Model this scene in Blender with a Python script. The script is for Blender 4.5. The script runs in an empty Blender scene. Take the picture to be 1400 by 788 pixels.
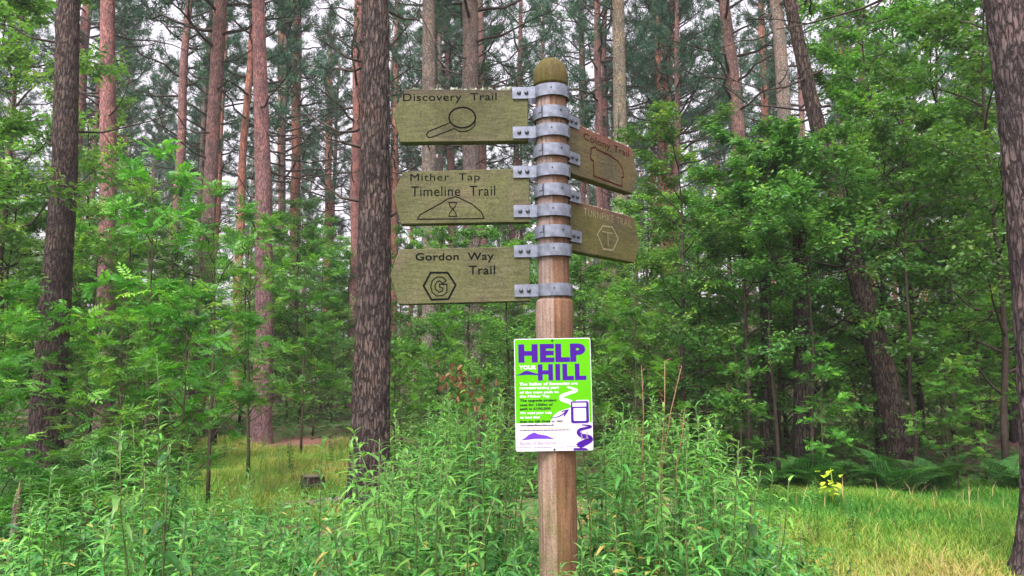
import bpy, math, random
import numpy as np
from mathutils import Vector, Matrix, Quaternion, noise

R = math.radians
C = bpy.context.scene.collection
SC = bpy.context.scene

# ------------------------------------------------------------------ camera
F = 1011.0                      # focal length in photograph pixels (1400 wide)
PITCH = R(6.0)
EYE = Vector((0, 0, 1.6))
cam_d = bpy.data.cameras.new('camera')
cam_d.lens = 36.0 * F / 1400.0
cam_d.sensor_width = 36.0
cam_d.clip_start = 0.05
cam_d.clip_end = 2000
cam = bpy.data.objects.new('camera', cam_d)
C.objects.link(cam)
cam.location = EYE
cam.rotation_euler = (R(90) + PITCH, 0, 0)
SC.camera = cam

# ------------------------------------------------------------------ light
SUN_EL, SUN_AZ = R(58), R(200)        # soft light from above and behind the camera
SC.view_settings.view_transform = 'Standard'
SC.view_settings.look = 'None'
SC.view_settings.gamma = 1.0
SC.view_settings.exposure = 1.6
SC.view_settings.use_curve_mapping = False
W = bpy.data.worlds.new('World')
SC.world = W
W.use_nodes = True
wn, wl = W.node_tree.nodes, W.node_tree.links
wn.clear()
sky = wn.new('ShaderNodeTexSky')
sky.sky_type = 'NISHITA'
sky.sun_disc = False
sky.sun_elevation = SUN_EL
sky.sun_rotation = SUN_AZ
sky.air_density = 1.0
sky.dust_density = 6.0
hs = wn.new('ShaderNodeHueSaturation')
hs.inputs['Saturation'].default_value = 0.12
tn = wn.new('ShaderNodeMix'); tn.data_type = 'RGBA'; tn.blend_type = 'MULTIPLY'
tn.inputs[0].default_value = 1.0
tn.inputs[7].default_value = (1.0, 0.92, .99, 1)
bg = wn.new('ShaderNodeBackground')
bg.inputs['Strength'].default_value = 0.15
wo = wn.new('ShaderNodeOutputWorld')
wl.new(sky.outputs[0], hs.inputs['Color'])
wl.new(hs.outputs[0], tn.inputs[6])
wl.new(tn.outputs[2], bg.inputs['Color'])
wl.new(bg.outputs[0], wo.inputs['Surface'])
sd = bpy.data.lights.new('sun', 'SUN')
sd.energy = 1.5
sd.angle = R(18)
sd.color = (1.0, 0.95, 0.85)
so = bpy.data.objects.new('sun', sd)
C.objects.link(so)
sdir = Vector((math.sin(SUN_AZ) * math.cos(SUN_EL), math.cos(SUN_AZ) * math.cos(SUN_EL), math.sin(SUN_EL)))
so.rotation_euler = (-sdir).to_track_quat('-Z', 'Y').to_euler()
so.location = (0, -5, 30)
SC.render.engine = 'CYCLES'
SC.cycles.max_bounces = 7
SC.cycles.diffuse_bounces = 4
SC.cycles.glossy_bounces = 2
SC.cycles.transmission_bounces = 4
SC.cycles.use_denoising = True
SC.cycles.sample_clamp_indirect = 6


# ------------------------------------------------------------------ helpers
def ray(px, py):
    u, v = (px - 700) / F, (394 - py) / F
    return Vector((u, math.cos(PITCH) - v * math.sin(PITCH), math.sin(PITCH) + v * math.cos(PITCH)))


def at(px, py, Y):
    d = ray(px, py)
    return EYE + d * (Y / d.y)


def gz(x, y):
    return 0.09 * noise.noise((x * 0.35, y * 0.35, 3.1)) + 0.05 * noise.noise((x * 1.1, y * 1.1, 7.7))


def ground_at(px, py):
    d = ray(px, py)
    t = -EYE.z / d.z
    return EYE + d * t


class MB:
    """collects vertices, faces, a tint per vertex and a material index per face"""
    def __init__(self):
        self.v, self.f, self.t, self.m, self.n = [], [], [], [], 0

    def add(self, V, Fc, tint=0.5, mat=0):
        V = np.asarray(V, dtype=np.float32).reshape(-1, 3)
        self.v.append(V)
        t = np.asarray(tint, dtype=np.float32)
        self.t.append(np.broadcast_to(t, (len(V),)) if t.ndim == 0 else t)
        for fc in (Fc if isinstance(Fc, list) else [Fc]):
            fc = np.asarray(fc, dtype=np.int32)
            if fc.size:
                self.f.append(fc + self.n)
                self.m.append(np.full(len(fc), mat, dtype=np.int32))
        self.n += len(V)

    def mesh(self, name, mats, smooth=False):
        me = bpy.data.meshes.new(name)
        V = np.concatenate(self.v)
        lv = np.concatenate([f.ravel() for f in self.f])
        ln = np.concatenate([np.full(len(f), f.shape[1], dtype=np.int32) for f in self.f])
        ls = np.concatenate([[0], np.cumsum(ln)[:-1]]).astype(np.int32)
        me.vertices.add(len(V)); me.vertices.foreach_set('co', V.ravel())
        me.loops.add(len(lv)); me.loops.foreach_set('vertex_index', lv)
        me.polygons.add(len(ls)); me.polygons.foreach_set('loop_start', ls)
        me.update(calc_edges=True)
        for m in mats:
            me.materials.append(m)
        me.polygons.foreach_set('material_index', np.concatenate(self.m))
        me.polygons.foreach_set('use_smooth', np.full(len(ls), bool(smooth)))
        a = me.attributes.new('tint', 'FLOAT', 'POINT')
        a.data.foreach_set('value', np.concatenate(self.t).astype(np.float32))
        return me


def link(name, me, parent=None):
    o = bpy.data.objects.new(name, me)
    C.objects.link(o)
    if parent is not None:
        o.parent = parent
    return o


def tag(o, label=None, cat=None, group=None, kind=None):
    for k, v in (('label', label), ('category', cat), ('group', group), ('kind', kind)):
        if v:
            o[k] = v
    return o


def empty(name, loc, rz=0.0):
    o = bpy.data.objects.new(name, None)
    o.empty_display_size = 0.1
    C.objects.link(o)
    o.location = loc
    o.rotation_euler = (0, 0, rz)
    return o


def copy_tree(o, parent=None):
    c = o.copy()
    C.objects.link(c)
    if parent is not None:
        c.parent = parent
    for ch in o.children:
        copy_tree(ch, c)
    return c


def unit(a):
    return a / np.maximum(np.linalg.norm(a, axis=-1, keepdims=True), 1e-9)


def tube(P, rad, n=6, cap=True):
    """a round tube along points P with a radius for each"""
    P = np.asarray(P, dtype=float); k = len(P)
    rad = np.broadcast_to(np.asarray(rad, dtype=float), (k,))
    T = np.gradient(P, axis=0); T = unit(T)
    ref = np.array([1.0, 0, 0]) if abs(T[0][0]) < 0.8 else np.array([0, 1.0, 0])
    U = unit(ref - T * (T @ ref)[:, None]); Vv = np.cross(T, U)
    a = np.linspace(0, 2 * math.pi, n, endpoint=False)
    ring = P[:, None, :] + rad[:, None, None] * (np.cos(a)[None, :, None] * U[:, None, :] + np.sin(a)[None, :, None] * Vv[:, None, :])
    V = ring.reshape(-1, 3)
    i = np.arange(k - 1)[:, None] * n; j = np.arange(n)[None, :]; j2 = (j + 1) % n
    Q = np.stack([i + j, i + j2, i + n + j2, i + n + j], -1).reshape(-1, 4)
    fs = [Q]
    if cap:
        V = np.vstack([V, P[-1:], P[:1]])
        jj = np.arange(n)
        fs.append(np.stack([(k - 1) * n + jj, (k - 1) * n + (jj + 1) % n, np.full(n, k * n)], -1))
        fs.append(np.stack([(jj + 1) % n, jj, np.full(n, k * n + 1)], -1))
    return V, fs


def diamonds(mb, P, D, N, L, Wd, tint, fold=0.12, mat=0):
    """two-triangle folded leaves"""
    D = unit(D); S = unit(np.cross(D, N)); N2 = np.cross(S, D)
    L = np.asarray(L)[:, None]; Wd = np.asarray(Wd)[:, None]
    mid = P + D * L * 0.45
    a, b = mid + S * Wd / 2 + N2 * fold * Wd, mid - S * Wd / 2 + N2 * fold * Wd
    tip = P + D * L - N2 * 0.08 * L
    n = len(P)
    V = np.stack([P, a, tip, b], 1).reshape(-1, 3)
    i = np.arange(n)[:, None] * 4
    Fc = np.concatenate([i + np.array([[0, 1, 2]]), i + np.array([[0, 2, 3]])])
    mb.add(V, Fc, np.repeat(tint, 4), mat)


def ovals(mb, P, D, N, L, Wd, tint, fold=0.1, mat=0):
    """four-triangle rounder leaves"""
    D = unit(D); S = unit(np.cross(D, N)); N2 = np.cross(S, D)
    L = np.asarray(L)[:, None]; Wd = np.asarray(Wd)[:, None]
    q1, q2 = P + D * L * 0.28, P + D * L * 0.68 - N2 * 0.03 * L
    V = np.stack([P, q1 + S * Wd * .44 + N2 * fold * Wd, q2 + S * Wd * .40 + N2 * fold * Wd, P + D * L - N2 * .1 * L,
                  q2 - S * Wd * .40 + N2 * fold * Wd, q1 - S * Wd * .44 + N2 * fold * Wd], 1).reshape(-1, 3)
    i = np.arange(len(P))[:, None] * 6
    Fc = np.concatenate([i + np.array([[0, 1, 2, 3]]), i + np.array([[0, 3, 4, 5]])])
    mb.add(V, Fc, np.repeat(tint, 6), mat)


def blades(mb, P, D, N, L, Wd, tint, droop=0.35, mat=0, st=(0.0, .3, .68, 1.0), wid=(.25, 1.0, .72)):
    """long folded leaves that droop: three stations and a tip"""
    D = unit(D); S = unit(np.cross(D, N)); N2 = np.cross(S, D)
    L = np.asarray(L)[:, None]; Wd = np.asarray(Wd)[:, None]
    dr = np.broadcast_to(np.asarray(droop, dtype=float), (len(P),))[:, None]
    cols = []
    for s, w in zip(st[:-1], wid):
        c = P + D * L * s * (1 - .25 * dr * s) - N2 * (dr * L * s * s)
        cols += [c + S * Wd * w / 2 + N2 * Wd * w * .14, c, c - S * Wd * w / 2 + N2 * Wd * w * .14]
    cols.append(P + D * L * (1 - .25 * dr) - N2 * (dr * L))
    V = np.stack(cols, 1).reshape(-1, 3)
    i = np.arange(len(P))[:, None] * 10
    Q = [np.array([[r * 3 + c, r * 3 + c + 1, r * 3 + c + 4, r * 3 + c + 3]]) for r in range(2) for c in range(2)]
    Fq = np.concatenate([i + q for q in Q])
    Ft = np.concatenate([i + np.array([[6, 7, 9]]), i + np.array([[7, 8, 9]])])
    mb.add(V, [Fq, Ft], np.repeat(tint, 10), mat)


def rnd_unit(rg, n):
    return unit(rg.normal(size=(n, 3)))


# ------------------------------------------------------------------ materials
def nt_mat(name):
    m = bpy.data.materials.new(name)
    m.use_nodes = True
    nt = m.node_tree
    nt.nodes.clear()
    out = nt.nodes.new('ShaderNodeOutputMaterial')
    p = nt.nodes.new('ShaderNodeBsdfPrincipled')
    nt.links.new(p.outputs[0], out.inputs['Surface'])
    return m, nt, p, out


def N_(nt, kind, **kw):
    n = nt.nodes.new(kind)
    for k, v in kw.items():
        setattr(n, k, v)
    return n


def ramp(nt, stops):
    n = nt.nodes.new('ShaderNodeValToRGB')
    el = n.color_ramp.elements
    while len(el) < len(stops):
        el.new(0.5)
    for e, (p, c) in zip(el, stops):
        e.position = p
        e.color = (*c, 1) if len(c) == 3 else c
    return n


def mix(nt, fac, a, b, blend='MIX'):
    n = nt.nodes.new('ShaderNodeMix'); n.data_type = 'RGBA'; n.blend_type = blend
    for i, x in ((0, fac), (6, a), (7, b)):
        if hasattr(x, 'links'):
            nt.links.new(x, n.inputs[i])
        elif isinstance(x, (int, float)):
            n.inputs[i].default_value = x
        else:
            n.inputs[i].default_value = (*x, 1)
    return n.outputs[2]


def noise_n(nt, scale, detail=4, rough=0.55, vec=None, dim='3D'):
    n = nt.nodes.new('ShaderNodeTexNoise')
    n.inputs['Scale'].default_value = scale
    n.inputs['Detail'].default_value = detail
    n.inputs['Roughness'].default_value = rough
    if vec is not None:
        nt.links.new(vec, n.inputs['Vector'])
    return n


def mapping(nt, scale, coord='Object'):
    tc = nt.nodes.new('ShaderNodeTexCoord')
    mp = nt.nodes.new('ShaderNodeMapping')
    mp.inputs['Scale'].default_value = scale
    nt.links.new(tc.outputs[coord], mp.inputs['Vector'])
    return mp.outputs[0]


def leaf_mat(name, stops, transl=0.35, rough=0.42, spec=0.4, var=0.3):
    m, nt, p, out = nt_mat(name)
    at_ = N_(nt, 'ShaderNodeAttribute', attribute_name='tint')
    rp = ramp(nt, stops)
    nt.links.new(at_.outputs['Fac'], rp.inputs[0])
    oi = N_(nt, 'ShaderNodeObjectInfo')
    hsv = N_(nt, 'ShaderNodeHueSaturation')
    mr = N_(nt, 'ShaderNodeMapRange')
    mr.inputs['To Min'].default_value = 1 - var; mr.inputs['To Max'].default_value = 1 + var
    nt.links.new(oi.outputs['Random'], mr.inputs['Value'])
    nt.links.new(mr.outputs[0], hsv.inputs['Value'])
    mh = N_(nt, 'ShaderNodeMapRange')
    mh.inputs['To Min'].default_value = 0.485; mh.inputs['To Max'].default_value = 0.515
    ml = N_(nt, 'ShaderNodeMath', operation='FRACT')
    mm = N_(nt, 'ShaderNodeMath', operation='MULTIPLY'); mm.inputs[1].default_value = 7.31
    nt.links.new(oi.outputs['Random'], mm.inputs[0]); nt.links.new(mm.outputs[0], ml.inputs[0])
    nt.links.new(ml.outputs[0], mh.inputs['Value']); nt.links.new(mh.outputs[0], hsv.inputs['Hue'])
    nt.links.new(rp.outputs[0], hsv.inputs['Color'])
    nt.links.new(hsv.outputs[0], p.inputs['Base Color'])
    p.inputs['Roughness'].default_value = rough
    p.inputs['Specular IOR Level'].default_value = spec
    tr = N_(nt, 'ShaderNodeBsdfTranslucent')
    tcol = mix(nt, 1.0, hsv.outputs[0], (1.25, 1.35, 0.6), 'MULTIPLY')
    nt.links.new(tcol, tr.inputs['Color'])
    ms = N_(nt, 'ShaderNodeMixShader')
    ms.inputs[0].default_value = transl
    nt.links.new(p.outputs[0], ms.inputs[1]); nt.links.new(tr.outputs[0], ms.inputs[2])
    nt.links.new(ms.outputs[0], out.inputs['Surface'])
    return m


def bark_mat(name, low, dark, high, zlo, zhi, plate=(13, 13, 3.2), lichen=0.25, bump=0.6, liccol=(.30, .32, .26)):
    m, nt, p, out = nt_mat(name)
    v = mapping(nt, plate)
    nz = noise_n(nt, 1.3, 5, 0.6, v)
    vadd = N_(nt, 'ShaderNodeVectorMath', operation='ADD')
    nsc = N_(nt, 'ShaderNodeVectorMath', operation='SCALE'); nsc.inputs['Scale'].default_value = 1.6
    nt.links.new(nz.outputs['Color'], nsc.inputs[0])
    nt.links.new(v, vadd.inputs[0]); nt.links.new(nsc.outputs[0], vadd.inputs[1])
    vo = N_(nt, 'ShaderNodeTexVoronoi', feature='DISTANCE_TO_EDGE')
    vo.inputs['Scale'].default_value = 1.0
    nt.links.new(vadd.outputs[0], vo.inputs['Vector'])
    vc = N_(nt, 'ShaderNodeTexVoronoi', feature='F1')
    vc.inputs['Scale'].default_value = 1.0
    nt.links.new(vadd.outputs[0], vc.inputs['Vector'])
    rp = ramp(nt, [(0.0, (.0, .0, .0)), (0.17, (1, 1, 1))])
    nt.links.new(vo.outputs['Distance'], rp.inputs[0])
    tc = N_(nt, 'ShaderNodeTexCoord')
    sp = N_(nt, 'ShaderNodeSeparateXYZ')
    nt.links.new(tc.outputs['Object'], sp.inputs[0])
    big = noise_n(nt, 0.6, 3, 0.6, tc.outputs['Object'])
    zz = N_(nt, 'ShaderNodeMath', operation='ADD')
    bm_ = N_(nt, 'ShaderNodeMath', operation='MULTIPLY'); bm_.inputs[1].default_value = 4.0
    nt.links.new(big.outputs['Fac'], bm_.inputs[0])
    nt.links.new(sp.outputs['Z'], zz.inputs[0]); nt.links.new(bm_.outputs[0], zz.inputs[1])
    mr = N_(nt, 'ShaderNodeMapRange', interpolation_type='SMOOTHSTEP')
    mr.inputs['From Min'].default_value = zlo + 2; mr.inputs['From Max'].default_value = zhi + 2
    nt.links.new(zz.outputs[0], mr.inputs['Value'])
    cl = mix(nt, mr.outputs[0], low, high)
    bw = N_(nt, 'ShaderNodeRGBToBW'); nt.links.new(vc.outputs['Color'], bw.inputs[0])
    bwr = ramp(nt, [(0.15, (.86, .86, .87)), (0.85, (1.08, 1.08, 1.07))]); nt.links.new(bw.outputs[0], bwr.inputs[0])
    cellv = mix(nt, 1.0, cl, bwr.outputs[0], 'MULTIPLY')
    fine = noise_n(nt, 9, 6, 0.7, v)
    frp = ramp(nt, [(0.3, (.70, .70, .70)), (0.7, (1.2, 1.2, 1.2))])
    nt.links.new(fine.outputs['Fac'], frp.inputs[0])
    cf = mix(nt, 1.0, cellv, frp.outputs[0], 'MULTIPLY')
    pt = noise_n(nt, 3.5, 4, .6, tc.outputs['Object']); ptr = ramp(nt, [(.40, (.68, .66, .70)), (.52, (1, 1, 1)), (.66, (1.15, 1.0, .93))]); nt.links.new(pt.outputs['Fac'], ptr.inputs[0])
    cf = mix(nt, 1.0, cf, ptr.outputs[0], 'MULTIPLY')
    cd = mix(nt, rp.outputs[0], dark, cf)
    ln = noise_n(nt, 26, 6, 0.65, tc.outputs['Object'])
    lr = ramp(nt, [(0.60 - lichen * .2, (0, 0, 0)), (0.70 - lichen * .2, (1, 1, 1))])
    nt.links.new(ln.outputs['Fac'], lr.inputs[0])
    lf = mix(nt, lichen * 2.0 if lichen < .5 else 1.0, (0, 0, 0), lr.outputs[0])
    c2 = mix(nt, lf, cd, liccol)
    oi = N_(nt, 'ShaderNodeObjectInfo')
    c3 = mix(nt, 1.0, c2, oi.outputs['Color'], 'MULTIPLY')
    nt.links.new(c3, p.inputs['Base Color'])
    p.inputs['Roughness'].default_value = 0.9
    p.inputs['Specular IOR Level'].default_value = 0.15
    hb = mix(nt, 0.35, rp.outputs[0], fine.outputs['Color'])
    b = N_(nt, 'ShaderNodeBump'); b.inputs['Strength'].default_value = bump; b.inputs['Distance'].default_value = 0.03
    nt.links.new(hb, b.inputs['Height']); nt.links.new(b.outputs[0], p.inputs['Normal'])
    return m


def flat_mat(name, col, rough=0.5, metal=0.0, spec=0.4, mott=0.12, scale=30, bump=0.0):
    m, nt, p, out = nt_mat(name)
    v = mapping(nt, (1, 1, 1))
    n = noise_n(nt, scale, 5, 0.6, v)
    r = ramp(nt, [(0.3, tuple(c * (1 - mott) for c in col)), (0.7, tuple(min(1, c * (1 + mott)) for c in col))])
    nt.links.new(n.outputs['Fac'], r.inputs[0])
    nt.links.new(r.outputs[0], p.inputs['Base Color'])
    p.inputs['Roughness'].default_value = rough
    p.inputs['Metallic'].default_value = metal
    p.inputs['Specular IOR Level'].default_value = spec
    if bump:
        b = N_(nt, 'ShaderNodeBump'); b.inputs['Strength'].default_value = bump; b.inputs['Distance'].default_value = 0.004
        nt.links.new(n.outputs['Fac'], b.inputs['Height']); nt.links.new(b.outputs[0], p.inputs['Normal'])
    return m


def wood_mat(name, base, dark, moss, grain=(6, 6, 60), moss_amt=0.5, top=None, ztop=(0, 1), bump=0.35):
    """weathered timber: fine grain, blotches of algae, and a bare strip along the upper edge"""
    m, nt, p, out = nt_mat(name)
    g = mapping(nt, grain)
    gn = noise_n(nt, 2.2, 7, 0.62, g)
    gr = ramp(nt, [(0.32, dark), (0.55, base), (0.75, tuple(min(1, c * 1.25) for c in base))])
    nt.links.new(gn.outputs['Fac'], gr.inputs[0])
    o = mapping(nt, (1, 1, 1))
    bn = noise_n(nt, 5.5, 5, 0.6, o)
    br = ramp(nt, [(0.62 - moss_amt * .35, (0, 0, 0)), (0.80 - moss_amt * .35, (1, 1, 1))])
    nt.links.new(bn.outputs['Fac'], br.inputs[0])
    mossg = mix(nt, 1.0, (2.0, 2.0, 2.0), gn.outputs['Fac'], 'MULTIPLY')
    mc = mix(nt, 0.55, moss, mix(nt, 1.0, moss, mossg, 'MULTIPLY'))
    c = mix(nt, br.outputs[0], gr.outputs[0], mc)
    if top is not None:
        sp = N_(nt, 'ShaderNodeSeparateXYZ'); nt.links.new(o, sp.inputs[0])
        a = N_(nt, 'ShaderNodeMath', operation='ADD'); mu = N_(nt, 'ShaderNodeMath', operation='MULTIPLY')
        n2 = noise_n(nt, 14, 5, 0.6, o); mu.inputs[1].default_value = 0.06
        nt.links.new(n2.outputs['Fac'], mu.inputs[0]); nt.links.new(sp.outputs['Z'], a.inputs[0]); nt.links.new(mu.outputs[0], a.inputs[1])
        mr = N_(nt, 'ShaderNodeMapRange', interpolation_type='SMOOTHSTEP')
        mr.inputs['From Min'].default_value = ztop[0] + .03; mr.inputs['From Max'].default_value = ztop[1] + .03
        nt.links.new(a.outputs[0], mr.inputs['Value'])
        c = mix(nt, mr.outputs[0], c, mix(nt, 1.0, top, mossg, 'MULTIPLY'))
    st = noise_n(nt, 3.2, 4, .65, o); sr = ramp(nt, [(.30, (.62, .60, .56)), (.5, (1, 1, 1)), (.72, (1.28, 1.25, 1.2))]); nt.links.new(st.outputs['Fac'], sr.inputs[0])
    sk = noise_n(nt, 150, 3, .7, o); skr = ramp(nt, [(.34, (.66, .66, .66)), (.55, (1, 1, 1)), (.75, (1.3, 1.3, 1.25))]); nt.links.new(sk.outputs['Fac'], skr.inputs[0])
    ck = noise_n(nt, 3.0, 3, .5, mapping(nt, tuple(g_ * .8 for g_ in grain))); ckr = ramp(nt, [(.485, (1, 1, 1)), (.5, (.45, .43, .4)), (.515, (1, 1, 1))]); nt.links.new(ck.outputs['Fac'], ckr.inputs[0])
    c = mix(nt, 1.0, mix(nt, 1.0, c, sr.outputs[0], 'MULTIPLY'), skr.outputs[0], 'MULTIPLY')
    c = mix(nt, .55, c, ckr.outputs[0], 'MULTIPLY')
    nt.links.new(c, p.inputs['Base Color'])
    p.inputs['Roughness'].default_value = 0.82
    p.inputs['Specular IOR Level'].default_value = 0.2
    b = N_(nt, 'ShaderNodeBump'); b.inputs['Strength'].default_value = bump; b.inputs['Distance'].default_value = 0.006
    nt.links.new(mix(nt, .5, gn.outputs['Fac'], sk.outputs['Fac']), b.inputs['Height']); nt.links.new(b.outputs[0], p.inputs['Normal'])
    return m


M = {}
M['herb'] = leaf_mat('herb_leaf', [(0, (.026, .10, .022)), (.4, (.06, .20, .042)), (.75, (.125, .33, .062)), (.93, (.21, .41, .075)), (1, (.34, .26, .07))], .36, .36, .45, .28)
M['herb_stem'] = leaf_mat('herb_stem', [(0, (.07, .13, .035)), (1, (.12, .10, .045))], .1, .5, .3, .2)
M['rowan'] = leaf_mat('rowan_leaf', [(0, (.03, .115, .018)), (.5, (.08, .24, .028)), (.85, (.15, .36, .04)), (1, (.25, .40, .05))], .42, .45, .35, .25)
M['broad'] = leaf_mat('broad_leaf', [(0, (.045, .135, .030)), (.5, (.09, .235, .046)), (.85, (.15, .33, .055)), (1, (.27, .43, .06))], .46, .42, .4, .3)
M['bushleaf'] = leaf_mat('bush_leaf', [(0, (.05, .13, .03)), (.5, (.085, .20, .04)), (1, (.16, .29, .06))], .4, .5, .3, .3)
M['needle'] = leaf_mat('pine_needle', [(0, (.018, .065, .034)), (.6, (.033, .11, .056)), (1, (.065, .16, .07))], .12, .55, .25, .25)
M['fern'] = leaf_mat('fern_frond', [(0, (.02, .08, .018)), (.6, (.045, .15, .028)), (1, (.09, .21, .035))], .35, .5, .3, .25)
M['grass'] = leaf_mat('grass_blade', [(0, (.05, .17, .02)), (.35, (.12, .27, .035)), (.6, (.25, .32, .05)), (.8, (.37, .29, .10)), (1, (.46, .34, .17))], .35, .55, .2, .0)
M['yellow'] = leaf_mat('yellow_leaf', [(0, (.30, .46, .03)), (1, (.48, .58, .06))], .4, .5, .3, .1)
M['dry_leaf'] = leaf_mat('dry_leaf', [(0, (.09, .042, .02)), (1, (.20, .11, .055))], .3, .6, .2, .2)
M['dry_stem'] = leaf_mat('dry_stem', [(0, (.15, .09, .05)), (1, (.24, .16, .09))], .1, .7, .2, .1)
M['bark_dark'] = bark_mat('dark_bark', (.145, .11, .095), (.036, .027, .024), (.17, .115, .10), 5, 10, (27, 27, 6), .16, 1.0)
M['bark_pine'] = bark_mat('pine_bark', (.21, .145, .135), (.075, .045, .042), (.32, .18, .15), 3, 9, (27, 27, 7), .22, .6)
M['bark_red'] = bark_mat('red_pine_bark', (.30, .155, .115), (.11, .05, .038), (.38, .18, .12), 2, 7, (18, 18, 4.5), .08, .4)
M['bark_grey'] = bark_mat('grey_pine_bark', (.20, .165, .135), (.07, .053, .045), (.26, .19, .155), 6, 12, (26, 26, 7), .36, .6)
M['twig'] = flat_mat('twig_bark', (.045, .034, .027), .85, spec=.15, mott=.35, scale=14)
M['twig_green'] = flat_mat('sapling_bark', (.06, .052, .03), .8, spec=.2, mott=.3, scale=20)
M['galv'] = flat_mat('galvanised_steel', (.15, .168, .21), .52, 0.5, .4, .38, 28, .2)
M['bolt'] = flat_mat('dull_bolt', (.07, .075, .085), .45, 0.8, .5, .3, 80)
M['hole'] = flat_mat('dark_screw', (.02, .02, .025), .6, 0.3)
M['ink'] = flat_mat('engraved_black', (.006, .007, .007), .9, spec=.03, mott=.4, scale=60)
M['ink_green'] = flat_mat('engraved_green_black', (.028, .05, .04), .7, mott=.4, scale=60)
M['ink_red'] = flat_mat('engraved_red', (.045, .004, .008), .9, spec=.03, mott=.4, scale=60)
M['ink_pale'] = flat_mat('engraved_pale', (.20, .175, .10), .8, mott=.3, scale=90)
M['lime'] = flat_mat('lime_print', (.072, .33, .002), .55, spec=.12, mott=.03, scale=8)
M['white'] = flat_mat('white_print', (.50, .46, .55), .55, spec=.12, mott=.03, scale=8)
M['purple'] = flat_mat('purple_print', (.04, .005, .18), .55, spec=.12, mott=.05, scale=8)
M['violet'] = flat_mat('violet_print', (.10, .035, .34), .55, spec=.12, mott=.05, scale=8)
M['navy'] = flat_mat('dark_print', (.008, .012, .012), .6, spec=.1, mott=.05)
M['greyp'] = flat_mat('grey_print', (.20, .16, .22), .4, mott=.05)
M['olive'] = flat_mat('olive_print', (.42, .52, .14), .4, mott=.05)
M['lichen'] = leaf_mat('lichen', [(0, (.25, .27, .21)), (1, (.45, .46, .38))], .1, .9, .1, .1)

# ------------------------------------------------------------------ the signpost
POST_Y = 2.90
R_UP, R_LOW = 0.0625, 0.0735
c0 = at(757.5, 400, POST_Y)
LEAN = -0.0105
post_x = c0.x - c0.z * math.sin(LEAN)
POST = Vector((post_x, POST_Y, 0))
FACE_Y = POST_Y - R_UP


def zpix(py, Y=FACE_Y - 0.01):
    return at(757, py, Y).z


def rev(prof, n=48, crack=None):
    """surface of revolution from (radius, z) pairs, with an optional drying crack"""
    k = len(prof)
    a = np.linspace(0, 2 * math.pi, n, endpoint=False)
    V = []
    for r, z in prof:
        rr = np.full(n, r)
        if crack is not None:
            d = np.abs((a - crack[0](z) + math.pi) % (2 * math.pi) - math.pi)
            rr = rr - crack[1](z) * np.exp(-(d / crack[2]) ** 2)
        V.append(np.stack([np.cos(a) * rr, np.sin(a) * rr, np.full(n, z)], -1))
    V = np.concatenate(V)
    i = np.arange(k - 1)[:, None] * n; j = np.arange(n)[None, :]; j2 = (j + 1) % n
    Q = np.stack([i + j, i + j2, i + n + j2, i + n + j], -1).reshape(-1, 4)
    V = np.vstack([V, [[0, 0, prof[-1][1]]], [[0, 0, prof[0][1]]]])
    jj = np.arange(n)
    T1 = np.stack([(k - 1) * n + jj, (k - 1) * n + (jj + 1) % n, np.full(n, k * n)], -1)
    T0 = np.stack([(jj + 1) % n, jj, np.full(n, k * n + 1)], -1)
    return V, [Q, T1, T0]


signpost = tag(empty('signpost', POST),
               'round wooden waymarker post with five engraved finger boards held by galvanised bands', 'signpost')
signpost.rotation_euler = (0, LEAN, 0)

Z_SH = zpix(407)
Z_CAP = zpix(112)
Z_TOP = zpix(81, POST_Y)


def post_material():
    m = wood_mat('post_timber', (.195, .135, .10), (.085, .056, .04), (.115, .10, .045), (38, 38, 1.6), .38, (.155, .118, .098), (1.5, 2.2), .5)
    nt = m.node_tree
    p = [n for n in nt.nodes if n.type == 'BSDF_PRINCIPLED'][0]
    src = p.inputs['Base Color'].links[0].from_socket
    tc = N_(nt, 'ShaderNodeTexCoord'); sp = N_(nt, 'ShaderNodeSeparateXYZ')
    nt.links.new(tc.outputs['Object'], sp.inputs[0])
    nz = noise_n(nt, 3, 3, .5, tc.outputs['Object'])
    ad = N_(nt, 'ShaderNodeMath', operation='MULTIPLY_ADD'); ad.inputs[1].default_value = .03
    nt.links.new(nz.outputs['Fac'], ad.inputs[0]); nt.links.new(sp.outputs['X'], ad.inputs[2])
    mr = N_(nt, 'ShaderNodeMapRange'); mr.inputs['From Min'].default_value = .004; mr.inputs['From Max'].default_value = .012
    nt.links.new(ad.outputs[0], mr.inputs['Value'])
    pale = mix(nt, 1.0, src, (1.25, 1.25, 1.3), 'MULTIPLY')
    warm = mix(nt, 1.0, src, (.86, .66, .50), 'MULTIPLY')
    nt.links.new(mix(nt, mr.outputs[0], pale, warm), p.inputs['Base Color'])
    return m


M['post'] = post_material()
M['cap'] = wood_mat('mossy_cap', (.07, .05, .024), (.038, .028, .013), (.068, .058, .012), (30, 30, 2), .7, None)
crack = (lambda z: -math.pi / 2 + 0.02 + .05 * math.sin(z * 5), lambda z: 0.008 if z < Z_SH else 0.002, 0.05)
prof = [(R_LOW + .004, -0.4), (R_LOW + .003, 0.2)] + [(R_LOW, z) for z in np.linspace(.4, Z_SH - .012, 14)]
prof += [(R_LOW - .002, Z_SH - .006), (R_LOW - .009, Z_SH), (R_UP, Z_SH + .004)] + [(R_UP, z) for z in np.linspace(Z_SH + .05, Z_CAP, 12)]
mb = MB(); V, fs = rev(prof, 96, crack); mb.add(V, fs)
link('post', mb.mesh('post', [M['post']], True), signpost)
capz = Z_CAP + .006
hcap = Z_TOP - capz
cp = [(R_UP - .004, capz - .03), (R_UP - .002, capz - .004), (.069, capz), (.0705, capz + .008), (.0705, capz + hcap * .30)]
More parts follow.
